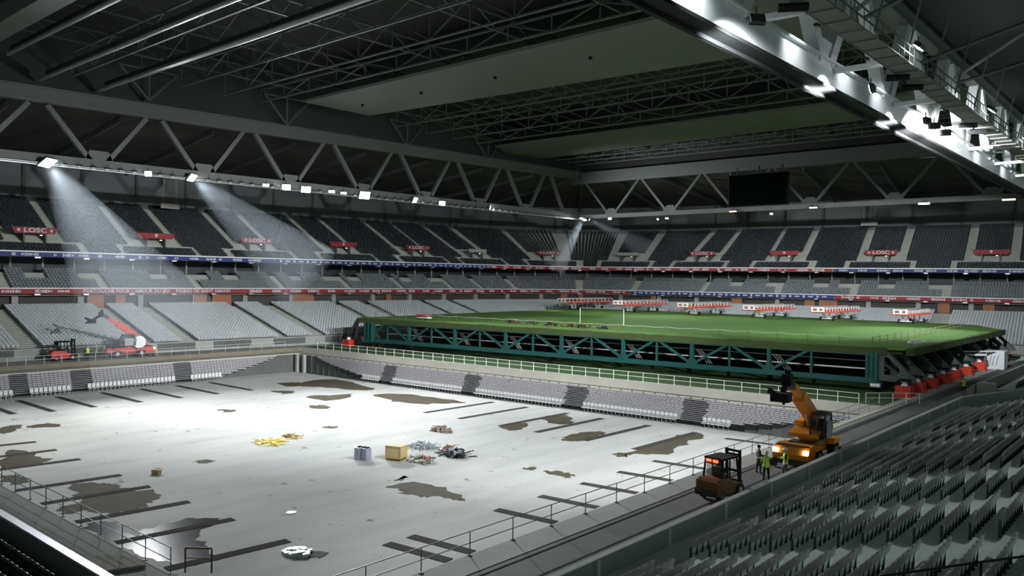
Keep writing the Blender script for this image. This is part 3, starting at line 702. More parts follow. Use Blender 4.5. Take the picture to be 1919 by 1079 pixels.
# ================================================================== THE RAISED PITCH
ZT = 5.0
FL, FR, BR_, BRB, BL = (-109.5, 86.3), (-26.6, 93.3), (-24.6, 147), (-31, 160), (-116, 164)
SL0 = (-24.4, 94.2)
t = thing('raised_pitch', 'half pitch of green turf jacked up on a teal steel truss', 'pitch', (-66, 120, 0))
inv = Matrix.Translation((66, -120, 0))
def part(b, name, M, parent=t, **k):
    o = b.build(name, M, parent, **k); o.matrix_parent_inverse = inv if parent is t else Matrix.Identity(4); return o
poly = [FL, FR, SL0, BR_, BRB, BL]
b = MB(); b.prism([(x, y, ZT-.22) for x, y in poly], (0, 0, .22)); part(b, 'turf', M_grass)
b = MB(); b.prism([(FL[0]+.6, FL[1]+.6, ZT-.75), (FR[0]-.3, FR[1]+.6, ZT-.75), (SL0[0]-.8, SL0[1]+.3, ZT-.75), (BR_[0]-.8, BR_[1], ZT-.75), (BRB[0], BRB[1]-1, ZT-.75), (BL[0]+1, BL[1]-1, ZT-.75)], (0, 0, .53)); part(b, 'deck', M_soil_shade)
b = MB()
rs = np.random.RandomState(3)
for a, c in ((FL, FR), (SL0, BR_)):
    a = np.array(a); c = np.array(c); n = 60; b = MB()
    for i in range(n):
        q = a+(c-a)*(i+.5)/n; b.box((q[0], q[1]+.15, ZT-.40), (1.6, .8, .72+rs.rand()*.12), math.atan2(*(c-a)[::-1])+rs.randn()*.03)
    part(b, 'turf_edge', M_soil_shade)  # blocks coloured dark to stand in for shading along the turf rim
A = np.array(FL)+[2.0, .2]; B = np.array(FR)+[-.9, -.05]; dv = (B-A); LT = np.linalg.norm(dv); dv /= LT
z0, z1 = 1.35, 4.3
for yo in (0.0,):
    b = MB(); b.bar((*A, z1), (*B, z1), .5, .42); part(b, 'top_chord', M_teal)
    b = MB(); b.bar((*A, z0), (*B, z0), .6, .55); b.bar((*(A+[0, -.38]), z0-.25), (*(B+[0, -.38]), z0-.25), .35, .08); part(b, 'bottom_chord', M_teal)
nodes = [-107.4+9.72*i for i in range(9)]
def onl(x): return A+dv*(x-A[0])/dv[0]
for i, x in enumerate(nodes[:-1]):
    q = onl(x)
    if i > 0 or True:
        b = MB(); b.bar((*q, z0), (*q, z1), .42, .42); b.prism([(q[0]-.9, q[1]-.1, z0+.1), (q[0]+.9, q[1]-.02, z0+.1), (q[0]+.35, q[1]-.05, z0+1.0), (q[0]-.35, q[1]-.08, z0+1.0)], (0, .12, 0)); part(b, 'truss_post', M_teal)
    for sgn in (-1, 1):
        x2 = x+sgn*4.5
        if x2 < A[0] or x2 > B[0]: continue
        e = onl(x2); b = MB(); b.bar((*q, z0+.2), (*e, z1-.1), .30, .30); part(b, 'truss_diagonal', M_teal)
    q = onl(x+4.86); b = MB(); b.bar((*q, z0), (*q, z1), .2, .25); part(b, 'truss_post', M_teal)
for q, w in ((A, 2.6), (B, 1.4)):
    b = MB(); sg = 1 if q is A else -1
    for k in range(3): b.box((q[0]+sg*k*w/3, q[1]-.15, 2.8), (.34, .5, 3.3))
    b.box((q[0]+sg*w/3, q[1], 2.8), (w, .2, 3.3)); b.box((q[0], q[1]-.1, z0-.25), (1.3, .8, .25)); part(b, 'end_post', M_teal)
b = MB(); q = B; b.tube((q[0]-.5, q[1]-.4, .85), (q[0]+.5, q[1]-.4, .85), .24, 10); b.box((q[0], q[1]-.3, 1.0), (.4, .4, .3)); part(b, 'roller', M_white)
b = MB()
for yy in (97, 105, 115): b.bar((A[0], yy-(6 if yy == 97 else 3), 2.2), (B[0], yy, 2.2), .16, .16); b.bar((A[0], yy-5, 3.1), (B[0], yy, 3.1), .1, .1)
part(b, 'cross_pipe', M_white)
b = MB()
for yy in (100, 112, 126, 142): b.bar((A[0]-2, yy, 3.0), (B[0], yy, 3.0), .4, 3.0)
part(b, 'inner_girder', M_black)
for i in range(8):
    x = nodes[i]+1.2; b = MB()
    for k in range(3): b.bar((x+k*.35-1.2, onl(x)[1]+.9, 3.4), (x+1.0+k*.35-.6, onl(x)[1]+.9, 1.7), .07, .07)
    part(b, 'hydraulic_hose', M_steel)
# side brackets with an oval hole, right flank
JY = [92.2, 97.2, 102.8, 108.6, 114.4, 121.0, 129.2, 136.2, 146.0]
def bracket(y):
    b = MB(); x0 = -27.3; th = .28
    O = [(x0, 4.75), (x0+.75, 4.75), (x0+1.0, 4.4), (x0+3.6, 1.9), (x0+3.9, 1.45), (x0+3.3, 1.35), (x0, 1.35)]
    H = [(x0+.55, 4.0), (x0+.85, 4.0), (x0+1.1, 3.8), (x0+2.1, 2.75), (x0+2.15, 2.35), (x0+1.7, 2.05), (x0+.55, 2.05)]
    n = len(O); V = [(x, y, z) for x, z in O]+[(x, y, z) for x, z in H]; V2 = [(x, y2+th, z) for x, y2, z in V]
    F = []
    for i in range(n):
        j = (i+1) % n; F += [(i, j, n+j, n+i), (2*n+i, 3*n+i, 3*n+j, 2*n+j), (i, 2*n+i, 2*n+j, j), (n+i, n+j, 3*n+j, 3*n+i)]
    b.add(V+V2, F)
    b.bar((x0+.8, y+th/2, 4.62), (x0+3.75, y+th/2, 1.75), .55, .08)
    part(b, 'side_bracket', M_bracket)
for y in [93.6]+[v+.6 for v in JY[1:]]+[152.0]: bracket(y-.3)
for y in (93.6, 99, 105, 111, 118, 126, 140, 150): 
    b = MB(); b.bar((-28.4, y, 4.3), (-24.2, y, 1.5), .3, .3); part(b, 'side_strut', M_dark)
b = MB(); b.bar((-109.3, 86.2, 4.6), (-112.2, 86.4, 1.3), .5, .6); b.bar((-109.4, 86.2, 4.2), (-110.2, 86.3, 1.4), .3, .3); part(b, 'side_bracket', M_dark)
# ---- hydraulic jacks
j0 = thing('hydraulic_jack', '', 'jack', (0, 0, 0), 0, 'red hydraulic jacks along the right flank of the raised pitch')
b = MB(); b.box((0, 0, .62), (1.45, 1.15, 1.05)); b.box((0, 0, .07), (1.9, 1.5, .14))
for sx in (-.74, 0, .74): b.box((sx, 0, .62), (.06, 1.25, 1.08))
b.build('base', M_red, j0)
b = MB(); b.tube((0, 0, 1.14), (0, 0, 1.30), .36, 12); b.tube((0, 0, 1.3), (0, 0, 1.5), .24, 12); b.box((0, 0, 1.55), (.62, .7, .12)); b.build('cylinder', M_white, j0)
b = MB(); b.box((0, 0, 1.72), (1.0, 1.1, .22)); b.box((-.6, 0, 1.5), (.3, .9, .3)); b.build('head', M_black, j0)
for i, y in enumerate(JY):
    c = j0 if i == 0 else clone(j0); c.location = (-24.35, y, .02)
    c['label'] = 'red hydraulic jack under the right flank of the raised pitch, %s from the front' % nth[i]
c = clone(j0); c.location = (-111.9, 86.2, 0); c['label'] = 'red hydraulic jack under the left front corner of the raised pitch'; c['group'] = 'jacks under the left of the raised pitch'
for i, (x, y) in enumerate(((-106.2, 88), (-101.5, 90.2))):
    b = MB()
    for k in (-.9, .9): b.tube((x+k, y-.3, .55), (x+k, y+.4, .55), .52, 12)
    b.box((x, y, .95), (3.0, .5, .35))
    tt = thing('bogie', 'dark wheeled bogie under the left end of the teal truss, %s from the left' % nth[i], 'bogie', (x, y, 0)); o = b.build('wheels', M_tyre if i else M_brown, tt); o.matrix_parent_inverse = Matrix.Translation((-x, -y, 0))
# ---- stakes with tape round the raised turf
t2 = thing('stake_fence', 'rust-coloured stakes with white tape along the edges of the raised turf', 'fence', (-29, 96, ZT))
def sp(b, n, M, ): o = b.build(n, M, t2); o.matrix_parent_inverse = Matrix.Translation((29, -96, -ZT)); return o
ln = []
for i in range(23): ln.append((-108+i*3.6, 88.8+i*.33))
for i in range(17): ln.append((-29-.06*i, 96.4+3.1*i))
M_stake = mat('stake_rust', (.30, .10, .03), .7)
for i, (x, y) in enumerate(ln):
    b = MB(); b.tube((x, y, ZT-.05), (x, y, ZT+1.0), .035, 5); sp(b, 'stake', M_stake)
for r in (slice(0, 23), slice(22, 40)):
    b = MB(); q = ln[r]
    for p, s in zip(q[:-1], q[1:]):
        mx_, my_ = (p[0]+s[0])/2, (p[1]+s[1])/2
        for h0, dr in (((.9, .12),) if r.start == 0 else ((.9, .10), (.5, .12))):
            b.bar((p[0], p[1], ZT+h0), (mx_, my_, ZT+h0-dr), .02, .035 if r.start == 0 else .05); b.bar((mx_, my_, ZT+h0-dr), (s[0], s[1], ZT+h0), .02, .035 if r.start == 0 else .05)
    sp(b, 'tape', M_white)
# ---- goal
g = thing('goal', 'white football goal standing on the raised turf behind the dark heaps', 'goal', (-72.9, 105.9, ZT), math.atan2(1.3, 7.6))
for x in (-3.8, 3.8):
    b = MB(); b.tube((x, 0, 0), (x, 0, 2.44), .07, 8); b.build('post', M_white, g)
b = MB(); b.tube((-3.8, 0, 2.44), (3.8, 0, 2.44), .05, 8); b.build('crossbar', mat('thin_crossbar', (.35, .37, .35), .5), g)
# ---- grow light rigs
def rig_proto():
    t = thing('grow_light_rig', '', 'lighting rig', (0, 0, 0), 0, 'wheeled grow light rigs on the raised turf')
    L = 19.0
    b = MB()
    for z in (1.75, 2.55):
        for x in (-1.1, 1.1): b.bar((x, 0, z), (x, L, z), .16, .16)
    for i in range(14):
        y = L*i/13
        for x in (-1.1, 1.1): b.bar((x, y, 1.75), (x, y, 2.55), .14, .14)
    b.build('frame', M_white, t)
    b = MB()
    for i in range(13):
        y = L*i/13+.75; b.box((0, y, 1.66), (3.4, .30, .26)); b.box((0, y+.5, 1.95), (1.7, .5, .2))
    b.build('lamp_bar', mat('rig_red', (.85, .07, .03), .45), t)
    b = MB(); b.box((0, -.06, 2.15), (2.4, .08, .85)); b.build('end_panel', M_white, t)
    for mx_, mw_ in ((-.55, .7), (.55, .5)):
        b = MB(); b.box((mx_, -.11, 2.15), (mw_, .04, .45)); b.build('end_mark', mat('dull_red', (.35, .12, .10), .6), t)
    for y in (4.8, 14.6):
        b = MB()
        for x in (-.5, .35): b.bar((x, y, .35), (x, y, 1.7), .2, .2)
        b.bar((-.5, y, .4), (-.5, y-1.5, 1.65), .12, .12); b.bar((-1.1, y, .4), (1.0, y, .4), .16, .16); b.build('leg', M_white, t)
        for x in (-1.2, 1.1):
            b = MB(); b.tube((x-.14, y, .38), (x+.14, y, .38), .38, 12); b.build('wheel', M_tyre, t)
    return t
r0 = rig_proto()
for i, (x, y) in enumerate(((-112.3, 147), (-96.6, 146.5), (-80.4, 145.6), (-65.8, 144.6), (-53.6, 146.8), (-40.5, 150))):
    c = r0 if i == 0 else clone(r0); c.location = (x, y, ZT); c['label'] = 'red and white wheeled grow light rig on the raised turf, %s from the left' % nth[i]
    if i == 5:
        for ch in c.children:
            ch.scale = (1, .75, 1)
# ---- things lying on the turf
def heap(name, loc, size, n, M, label, cat, seed, rods=True, flat=.5, rz=0):
    rs = np.random.RandomState(seed); b = MB(); sx, sy, sz = size
    for i in range(n):
        x, y = rs.uniform(-1, 1, 2); r = math.sqrt(x*x+y*y)
        if r > 1: x, y = x/r*.8, y/r*.8
        z = rs.rand()*sz*(1-.6*(x*x+y*y)); a = rs.rand()*PI
        L = rs.uniform(.25, .6)*min(sx, sy)
        if rods and rs.rand() < .6: b.bar((x*sx/2-math.cos(a)*L, y*sy/2-math.sin(a)*L, .05+z*.5), (x*sx/2+math.cos(a)*L, y*sy/2+math.sin(a)*L, .07+z), .07, .07, mi=i % len(M))
        else: b.box((x*sx/2, y*sy/2, .06+z*.5), (rs.uniform(.2, .5)*min(1, sx*.6), rs.uniform(.15, .4), .12+z), a, mi=i % len(M))
    return tag(b.build(name, list(M), None, loc, rz), label, cat)
for i, (x, y, sx) in enumerate(((-82.5, 95.4, 2.6), (-79.4, 96.4, 2.2), (-74.4, 94.8, 2.2), (-71.4, 95.6, 2.2), (-68.6, 95.0, 2.2), (-65.8, 96.0, 2.2))):
    heap('equipment_heap', (x, y, ZT), (sx, 1.4, .5), 26, (M_dark, M_brown, M_black), 'dark heap of equipment near the front edge of the raised turf, %s from the left' % nth[i], 'heap', 30+i)
tt = thing('trolley', 'low red and white trolley near the left corner of the raised turf', 'trolley', (-98.9, 91.6, ZT))
b = MB(); b.box((0, 0, .75), (2.6, 1.0, .25)); b.box((-1.1, 0, .45), (.15, .9, .6)); b.build('frame', M_red, tt)
b = MB(); b.box((.5, -.3, .3), (2.6, 1.2, .14)); b.box((.9, -.4, .45), (1.8, .8, .10)); b.build('tray', M_white, tt)
b = MB()
for x in (-.8, 1.4): b.tube((x, -.8, .16), (x, -.6, .16), .16, 8)
b.build('wheel', M_tyre, tt)
heap('white_sheet', (-26.4, 104.6, ZT-.05), (1.6, 4.2, .35), 70, (M_white, M_signwhite), 'crumpled white sheeting on the right edge of the raised turf', 'sheet', 77, rods=False)
# ---- white power cabinet and its beam beside the far jacks
tt = thing('power_cabinet', 'white metal power cabinet beside the far jacks on the walkway', 'cabinet', (-22.9, 133.2, .02))
b = MB(); b.box((0, 0, 1.35), (2.3, 2.6, 2.3)); b.box((0, 0, .1), (2.2, 2.4, .2)); b.build('body', M_white, tt)
b = MB(); b.box((-.1, 0, 2.55), (2.6, 2.9, .12)); b.build('roof', M_white, tt)
b = MB(); b.box((-.55, -1.33, 1.35), (.95, .04, 2.0)); b.box((.55, -1.33, 1.35), (.95, .04, 2.0)); b.build('door', mat('cabinet_door', (.66, .70, .74), .45), tt)
b = MB()
for x in (-.75, -.35, .1): b.bar((x, -1.38, .5), (x+.35, -1.38, 2.0), .07, .05)
b.build('hose', M_black, tt)
b = MB(); b.bar((-26.5, 127.5, 2.6), (-22.4, 132.5, 2.6), .5, .18); b.bar((-26.5, 126.0, 2.2), (-23.6, 129.5, 2.2), .3, .3); tag(b.build('platform_beam', M_white), 'pale platform beam leading to the white cabinet', 'beam')

# ================================================================== THE ROOF
def chord_z(y): return 32.3+max(0, y-30)*.022
def main_truss(label, X, y0, y1, nb, Mx, side):
    t = thing('roof_truss', label, 'roof truss', (X, 60, 25.8)); inv_ = Matrix.Translation((-X, -60, -25.8))
    def pp(b, n, M=Mx): o = b.build(n, M, t); o.matrix_parent_inverse = inv_; return o
    if side == 'L':
        b = MB(); b.bar((X, y0, 25.95), (X, y1, 25.95+.8), .9, 1.0); pp(b, 'bottom_chord')
        b = MB(); b.prism([(X-.6, y0, chord_z(y0)), (X-.6, y1, chord_z(y1)), (X-.6, y1, chord_z(y1)+1.7), (X-.6, y0, chord_z(y0)+1.7)], (1.2, 0, 0)); b.bar((X+.7, y0, chord_z(y0)), (X+.7, y1, chord_z(y1)), .5, .2); b.bar((X+.7, y0, chord_z(y0)+1.7), (X+.7, y1, chord_z(y1)+1.7), .5, .2); pp(b, 'top_chord')
        w = .6; lo, hi = 26.4, 0
    else:
        b = MB(); b.box((X, (y0+y1)/2, 27.1), (.5, y1-y0, 1.9)); b.box((X, (y0+y1)/2, 28.05), (1.2, y1-y0, .18)); pp(b, 'bottom_chord')
        b = MB(); b.box((X, (y0+y1)/2, 26.05), (1.3, y1-y0, .22)); b.box((X-.5, (y0+y1)/2, 25.85), (.3, y1-y0, .3)); pp(b, 'bottom_flange', M_black)
        b = MB(); b.box((X, (y0+y1)/2, 36.4), (1.2, y1-y0, 1.8)); pp(b, 'top_chord', M_truss)
        w = .95; lo = 28
    for k in nb:
        yb = 43.9+14.5*k
        b = MB(); b.prism([(X-.3, yb-2.0, lo-.2), (X-.3, yb+2.0, lo-.2), (X-.3, yb+1.2, lo+1.5), (X-.3, yb-1.2, lo+1.5)], (.6, 0, 0)); pp(b, 'gusset')
        for sg in (-1, 1):
            yt = yb+sg*7.0; zt = chord_z(yt)+.4 if side == 'L' else 35.8
            if yt < y0 or yt > y1: continue
            b = MB(); b.bar((X, yb+sg*.9, lo), (X, yt-sg*.8, zt), w, w, up=(1, 0, 0)); pp(b, 'diagonal')
    return t, pp
tl, ppl = main_truss('main roof truss above the left stand carrying the row of floodlights', -110.0, -10, 149, range(-2, 8), M_truss, 'L')
tr, ppr = main_truss('main roof truss at upper right with its lit white lower girder', -21.4, 20, 165, range(0, 9), M_trussR, 'R')
for k in range(0, 8):
    yb = 45.6+14.6*k
    b = MB(); b.bar((-21.1, yb, 27.6), (-17.9, yb+.5, 27.7), .45, .35); ppr(b, 'walkway_bracket')
b = MB(); b.bar((-109.2, -10, 25.1), (-109.2, 149, 25.7), .5, .10); b.bar((-108.9, -10, 25.3), (-108.9, 149, 25.9), .05, .05); ppl(b, 'lamp_rail', M_steel)
# end truss
t = thing('roof_truss', 'roof truss across the far end behind the unlit screen', 'roof truss', (-66, 150, 26)); inv_ = Matrix.Translation((66, -150, -26))
def ppe(b, n, M=mat('end_truss_paint', (.055, .06, .058), .6)): o = b.build(n, M, t); o.matrix_parent_inverse = inv_; return o
b = MB(); b.bar((-110, 150, 26.3), (-20, 150, 26.3), .9, .9); ppe(b, 'bottom_chord', M_conc_dark)
b = MB(); b.bar((-112, 150, 35.2), (-20, 150, 35.2), 1.2, 2.6); ppe(b, 'top_chord', mat('end_chord_paint', (.075, .083, .083), .55))
for k in range(6):
    xb = -101+14.8*k
    b = MB(); b.prism([(xb-1.8, 149.8, 26.6), (xb+1.8, 149.8, 26.6), (xb+.8, 149.8, 28), (xb-.8, 149.8, 28)], (0, .4, 0)); ppe(b, 'gusset')
    for sg in (-1, 1):
        b = MB(); b.bar((xb+sg*.8, 150, 26.8), (xb+sg*7.2, 150, 34.2), .5, .5); ppe(b, 'diagonal')
# catwalk beside the right truss
t = thing('catwalk', 'suspended lighting catwalk along the right-hand roof truss', 'catwalk', (-16.9, 90, 27)); inv_ = Matrix.Translation((16.9, -90, -27))
def ppc(b, n, M): o = b.build(n, M, t); o.matrix_parent_inverse = inv_; return o
b = MB(); b.box((-16.7, 90, 27.35), (1.5, 120, .12)); 
for y in np.arange(31, 150, 2.4): b.box((-16.7, y, 27.25), (1.6, .1, .12))
ppc(b, 'deck', mat('catwalk_deck', (.15, .15, .13), .8))
for x in (-17.5, -15.9):
    b = MB()
    for z in (27.3, 27.9, 28.5): b.bar((x, 30, z), (x, 150, z), .07, .07)
    for y in np.arange(31, 150, 1.2): b.bar((x, y, 27.3), (x, y, 28.5), .04, .04)
    ppc(b, 'guard_rail', M_thin)
for y in np.arange(33, 150, 7.3):
    b = MB(); b.bar((-16.7, y, 28.4), (-15.5, y, 33.6), .12, .12); ppc(b, 'hanger', M_thin)
for i, y in enumerate((42.3, 61.5, 65.2, 84, 88, 100)):
    b = MB(); b.tube((-17.9, y, 26.85), (-16.6, y+.9, 26.9), .24, 10)
    tag(b.build('ventilation_drum', M_black), 'short black drum hung under the catwalk, %s from the near end' % nth[i], 'drum')
# bracing of the right roof
for i, (p, q) in enumerate((((-19, 58, 31.0), (-4, 50, 36)), ((-19, 60, 31), (-6, 66, 38)), ((-19, 87, 32), (-2, 76, 38)), ((-19, 89, 32), (-4, 100, 38)), ((-19, 75, 31), (-8, 82, 36)), ((-15, 112, 32), (-2, 96, 38)), ((-10, 50, 34), (-10, 80, 35.5)), ((-9, 80, 35.5), (-14, 120, 33)))):
    b = MB(); b.tube(p, q, .16, 8); tag(b.build('roof_brace', M_thin), 'slender roof brace at upper right, %s of its group' % nth[i], 'brace', None)
# ceilings
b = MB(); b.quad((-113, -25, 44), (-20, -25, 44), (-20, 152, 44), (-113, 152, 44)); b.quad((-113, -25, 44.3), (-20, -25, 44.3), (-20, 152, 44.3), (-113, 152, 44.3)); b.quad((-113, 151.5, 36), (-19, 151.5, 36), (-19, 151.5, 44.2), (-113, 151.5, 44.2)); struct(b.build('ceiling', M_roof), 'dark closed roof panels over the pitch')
b = MB(); b.box((-111.6, 62, 39.6), (.4, 176, 9)); struct(b.build('wall_roof_left', mat('roof_side_panel', (.042, .047, .044), .7)), 'dark vertical panel wall above the left roof truss')
b = MB(); sweep(b, [(BACKD+.3, 32.2), (-8, 34.4), (-19, 35.6)], S0, S1)
b.quad((-123, -20, 35.8), (-111.4, -20, 35.8), (-111.4, 170, 36.3), (-123, 170, 35.8)); b.quad((-123, 150.5, 36), (-18, 150.5, 36), (-18, 166, 36), (-123, 166, 36))
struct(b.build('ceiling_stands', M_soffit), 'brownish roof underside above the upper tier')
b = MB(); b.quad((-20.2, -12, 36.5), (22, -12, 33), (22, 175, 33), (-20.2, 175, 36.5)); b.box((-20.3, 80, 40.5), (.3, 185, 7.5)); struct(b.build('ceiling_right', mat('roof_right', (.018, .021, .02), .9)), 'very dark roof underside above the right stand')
# ribs beneath the stand roofs
for i, s in enumerate(np.arange(20, S1-3, 14.5)):
    b = MB(); p = W3(s, BACKD-.2, 31.6); q = W3(s, -18, 34.9); b.bar(p, q, .35, .7); struct(b.build('trim_rib', mat('rib_steel', (.10, .104, .10), .6)))
for i, d in enumerate((16, 9, 2, -6)):
    b = MB(); z = 33.9-.09*(d-2); sweep(b, [(d, z-.25), (d+.35, z-.25)], S0, S1); struct(b.build('trim_purlin', mat('rib_steel', (.07, .072, .07), .6)))
# pale box beams across the roof
def roof_beam(label, poly, z, h, M=M_roofbeam, chamfer=2.5):
    b = MB(); P = np.array(poly, float); n = 4
    lo = [(x, y, z) for x, y in poly]; (a0, a1, a2, a3) = poly
    hi = [(a0[0]-1, a0[1]-chamfer, z+h), (a1[0]+1, a1[1]-chamfer, z+h), (a2[0]+1, a2[1]+chamfer, z+h), (a3[0]-1, a3[1]+chamfer, z+h)]
    b.add(lo+hi, [(0, 3, 2, 1), (4, 5, 6, 7), (0, 1, 5, 4), (1, 2, 6, 5), (2, 3, 7, 6), (3, 0, 4, 7)])
    return tag(b.build('roof_beam', M), label, 'roof beam')
roof_beam('wide pale box beam across the roof, nearer of the two widest', [(-103, 70.5), (-22, 69.5), (-22, 89), (-103, 83.0)], 38.0, .35, chamfer=.1)
for i, x in enumerate((-97, -84, -70, -55, -41)):
    b = MB(); b.tube((x, 76.8, 37.7), (x, 76.8, 38.02), .22, 8); tag(b.build('sensor', M_black), 'small black fitting under the nearer wide roof beam, %s from the left' % nth[i], 'fitting')
roof_beam('pale box beam across the roof behind the widest one', [(-107, 118.5), (-22, 119), (-22, 132.5), (-117, 135.5)], 38.0, .45, chamfer=.1)
roof_beam('pale box beam crossing the top left corner of the roof', [(-110.5, 28.3), (-22, 28.3), (-22, 30.7), (-110.5, 30.7)], 38.0, 1.8, chamfer=0)
for i, (y, z, r) in enumerate(((33.0, 38.0, .26), (36.9, 35.9, .24), (43.9, 35.9, .30))):
    b = MB(); b.tube((-108.8 if i == 0 else -110, y, z), (-22, y, z), r, 12)
    d_ = MB(); d_.box((-65, y+.05, z+.5), (86, .25, .5)); tag(d_.build('tube_girder', M_dark), 'dark girder web above the steel tube, %s from the left' % nth[i], 'girder')
    tag(b.build('roof_tube', M_tube, smooth=False), 'shiny steel tube crossing the roof at upper left, %s from the left' % nth[i], 'roof tube')
# lattice trusses of the sliding roof
def lattice(y, z, hgt, label, xa=-109, xb=-22, bay=6.0, r=.10):
    t = thing('lattice_truss', label, 'lattice truss', (xa, y, z)); L = xb-xa; n = int(L/bay)
    for nm, zz in (('bottom_chord', 0), ('top_chord', hgt)):
        b = MB(); b.bar((0, 0, zz), (L, 0, zz), r*2.4, r*2); b.build(nm, M_thin, t)
    b = MB()
    for i in range(n+1):
        x = L*i/n; b.bar((x, 0, 0), (x, 0, hgt), r*1.3)
        if i < n:
            x2 = L*(i+1)/n
            if i % 2: b.bar((x, 0, 0), (x2, 0, hgt), r*1.2)
            else: b.bar((x, 0, hgt), (x2, 0, 0), r*1.2)
    b.build('web', M_thin, t); return t
LY = [(40.2, 36.8, 3), (49, 39.2, 3), (54.5, 38.2, 2.8), (61, 38.2, 3.4), (67.0, 38.2, 1.8), (94, 38.6, 3), (101, 38.4, 3), (108, 38.4, 3), (114.5, 38.4, 1.6), (140, 38.2, 2.4), (144.5, 38.2, 2.4), (148, 38.0, 2.2)]
for i, (y, z, h) in enumerate(LY):
    lattice(y, z, h, 'dark steel lattice truss under the roof, %s counted from the near end' % nth[i])
for i, x in enumerate((-102, -88, -74, -60, -46, -32)):
    t = thing('cross_lattice', 'dark cross lattice linking the roof trusses lengthwise, %s from the left' % nth[i], 'lattice truss', (x, 30, 39.4))
    b = MB(); b.bar((0, 0, 0), (0, 119, 0), .16, .16); b.bar((0, 0, 1.7), (0, 119, 1.7), .16, .16); b.build('chord', M_thin, t)
    b = MB()
    for j in range(20):
        y = j*6.0; b.bar((0, y, 0), (0, y+3, 1.7), .10); b.bar((0, y+3, 1.7), (0, y+6, 0), .10)
    b.build('web', M_thin, t)
# V struts between truss and roof on the left
for i, y in enumerate((22.0, 50.3, 72.0, 97.0, 118.5)):
    t = thing('v_strut', 'V-shaped strut standing on the left roof truss, %s from the left' % nth[i], 'strut', (-109.6, y, 35.6))
    b = MB(); b.tube((0, 0, 0), (0, 0, 4.2), .14, 8); b.tube((0, 0, 0), (0, -4, 4.2), .14, 8); b.tube((0, 0, 0), (0, 4, 4.2), .14, 8); b.tube((0, -4, 4.2), (0, 4, 4.2), .12, 8); b.build('frame', M_thin, t)
# unlit screen
t = thing('video_screen', 'large unlit black screen hanging at the far end', 'screen', (-66.5, 149.2, 29.95), math.radians(-1))
b = MB(); b.box((0, 0, 0), (12.2, .5, 6.3)); b.build('casing', M_black, t)
b = MB(); b.box((0, -.28, 0), (11.9, .08, 6.0)); b.build('display', M_screen, t)
b = MB()
for x in (-4.5, 0, 4.5): b.bar((x, .1, 3.1), (x, .1, 4.6), .12)
b.build('hanger', M_dark, t)
for i, (s, z, d) in enumerate(((84.5, 25.4, 17), (245.5, 26.0, 17))):
    p = W3(s, d, z); n_ = nrm(s); b = MB(); b.box((0, 0, 0), (3.6, .5, .9)); b.tube((-1.2, 0, .4), (-1.2, 0, 5.5), .06); b.tube((1.2, 0, .4), (1.2, 0, 5.5), .06)
    tag(b.build('hanging_board', M_conc_light, None, p, math.atan2(-n_[0], n_[1])), 'pale board hanging over the top rows of the %s stand' % ('left', 'far')[i], 'board')

# ================================================================== FLOODLIGHTS
def aim(loc, tgt): return (Vector(tgt)-Vector(loc)).to_track_quat('-Z', 'Y').to_euler()
def floodlight(loc, tgt, label, M=M_lamp, w=1.0, h=.7, grp=None, power=0, ang=70, blend=1.0, col=(.93, .97, 1.0), rad=.5):
    t = thing('floodlight', label, 'floodlight', loc, 0, grp); e = aim(loc, tgt)
    b = MB(); b.box((0, 0, .16), (w, h, .26)); b.box((0, 0, .02), (w*1.08, h*1.08, .06)); o = b.build('housing', M_dark, t); o.rotation_euler = e
    b = MB(); b.box((0, 0, -.03), (w*.94, h*.9, .05)); o = b.build('lens', M, t); o.rotation_euler = e
    b = MB(); b.bar((0, 0, .1), (0, 0, .75), .07); b.build('bracket', M_dark, t)
    if power:
        ld = bpy.data.lights.new('floodlight_beam', 'SPOT'); ld.energy = power*GAIN; ld.spot_size = math.radians(ang); ld.spot_blend = blend; ld.color = col; ld.shadow_soft_size = rad
        lo = bpy.data.objects.new('floodlight_beam', ld); COL.objects.link(lo); d = (Vector(tgt)-Vector(loc)).normalized()
        lo.location = Vector(loc)+d*.6; lo.rotation_euler = e
    return t
LL = [  # y, z, size w,h, target, power, cone
 (37.5, 25.0, 2.0, 1.6, (-90, 50, -4), 74e3, 60), (50.0, 25.0, .9, .7, (-60, 14, -3), 110e3, 110), (56.2, 25.1, 1.8, 1.2, (-80, 78, -3), 60e3, 60),
 (68.0, 25.2, 1.0, .4, (-60, 50, 4), 0, 28), (71.6, 25.2, 1.3, .9, (-48, 26, -4), 96e3, 96), (75.2, 25.2, 1.5, 1.0, (-36, 46, -4), 100e3, 84),
 (80.2, 25.3, 1.0, .4, (-10, 28, 4), 620e3, 28), (82.6, 25.3, 1.0, .4, (-80, 60, -4), 0, 60), (87.0, 25.3, 1.9, 1.3, (-40, 70, -3), 74e3, 80),
 (98.5, 25.4, 1.6, 1.1, (-64, 120, 5), 44e3, 66), (105.3, 25.4, 1.2, .8, (-10, 62, 4), 560e3, 28), (118.5, 25.6, 1.0, .8, (-60, 180, 12), 90e3, 100)]
for i, (y, z, w, h, tg, pw, an) in enumerate(LL):
    floodlight((-109.0, y, z+.55), tg, 'lit floodlight on the left roof truss, %s from the left' % nth[i], M_lamp if pw else M_lamp_small, w, h, 'lit floodlights on the left roof truss', pw, an)
k = 0
for y in np.arange(39.5, 128, 1.75):
    if any(abs(y-q[0]) < 1.2 for q in LL): continue
    k += 1
    floodlight((-109.1, float(y), 25.45+.004*(y-37)), (-85, float(y)+3, 0), 'small unlit floodlight, %s from the left in the row on the left truss' % od(k), M_steel, .6, .45, 'unlit floodlights along the left roof truss')
floodlight((-106.6, 147.0, 25.6), (-112, 140, 5), 'bright floodlight at the far corner of the roof', M_lamp, 1.9, 1.4, None, 30e3, 34)
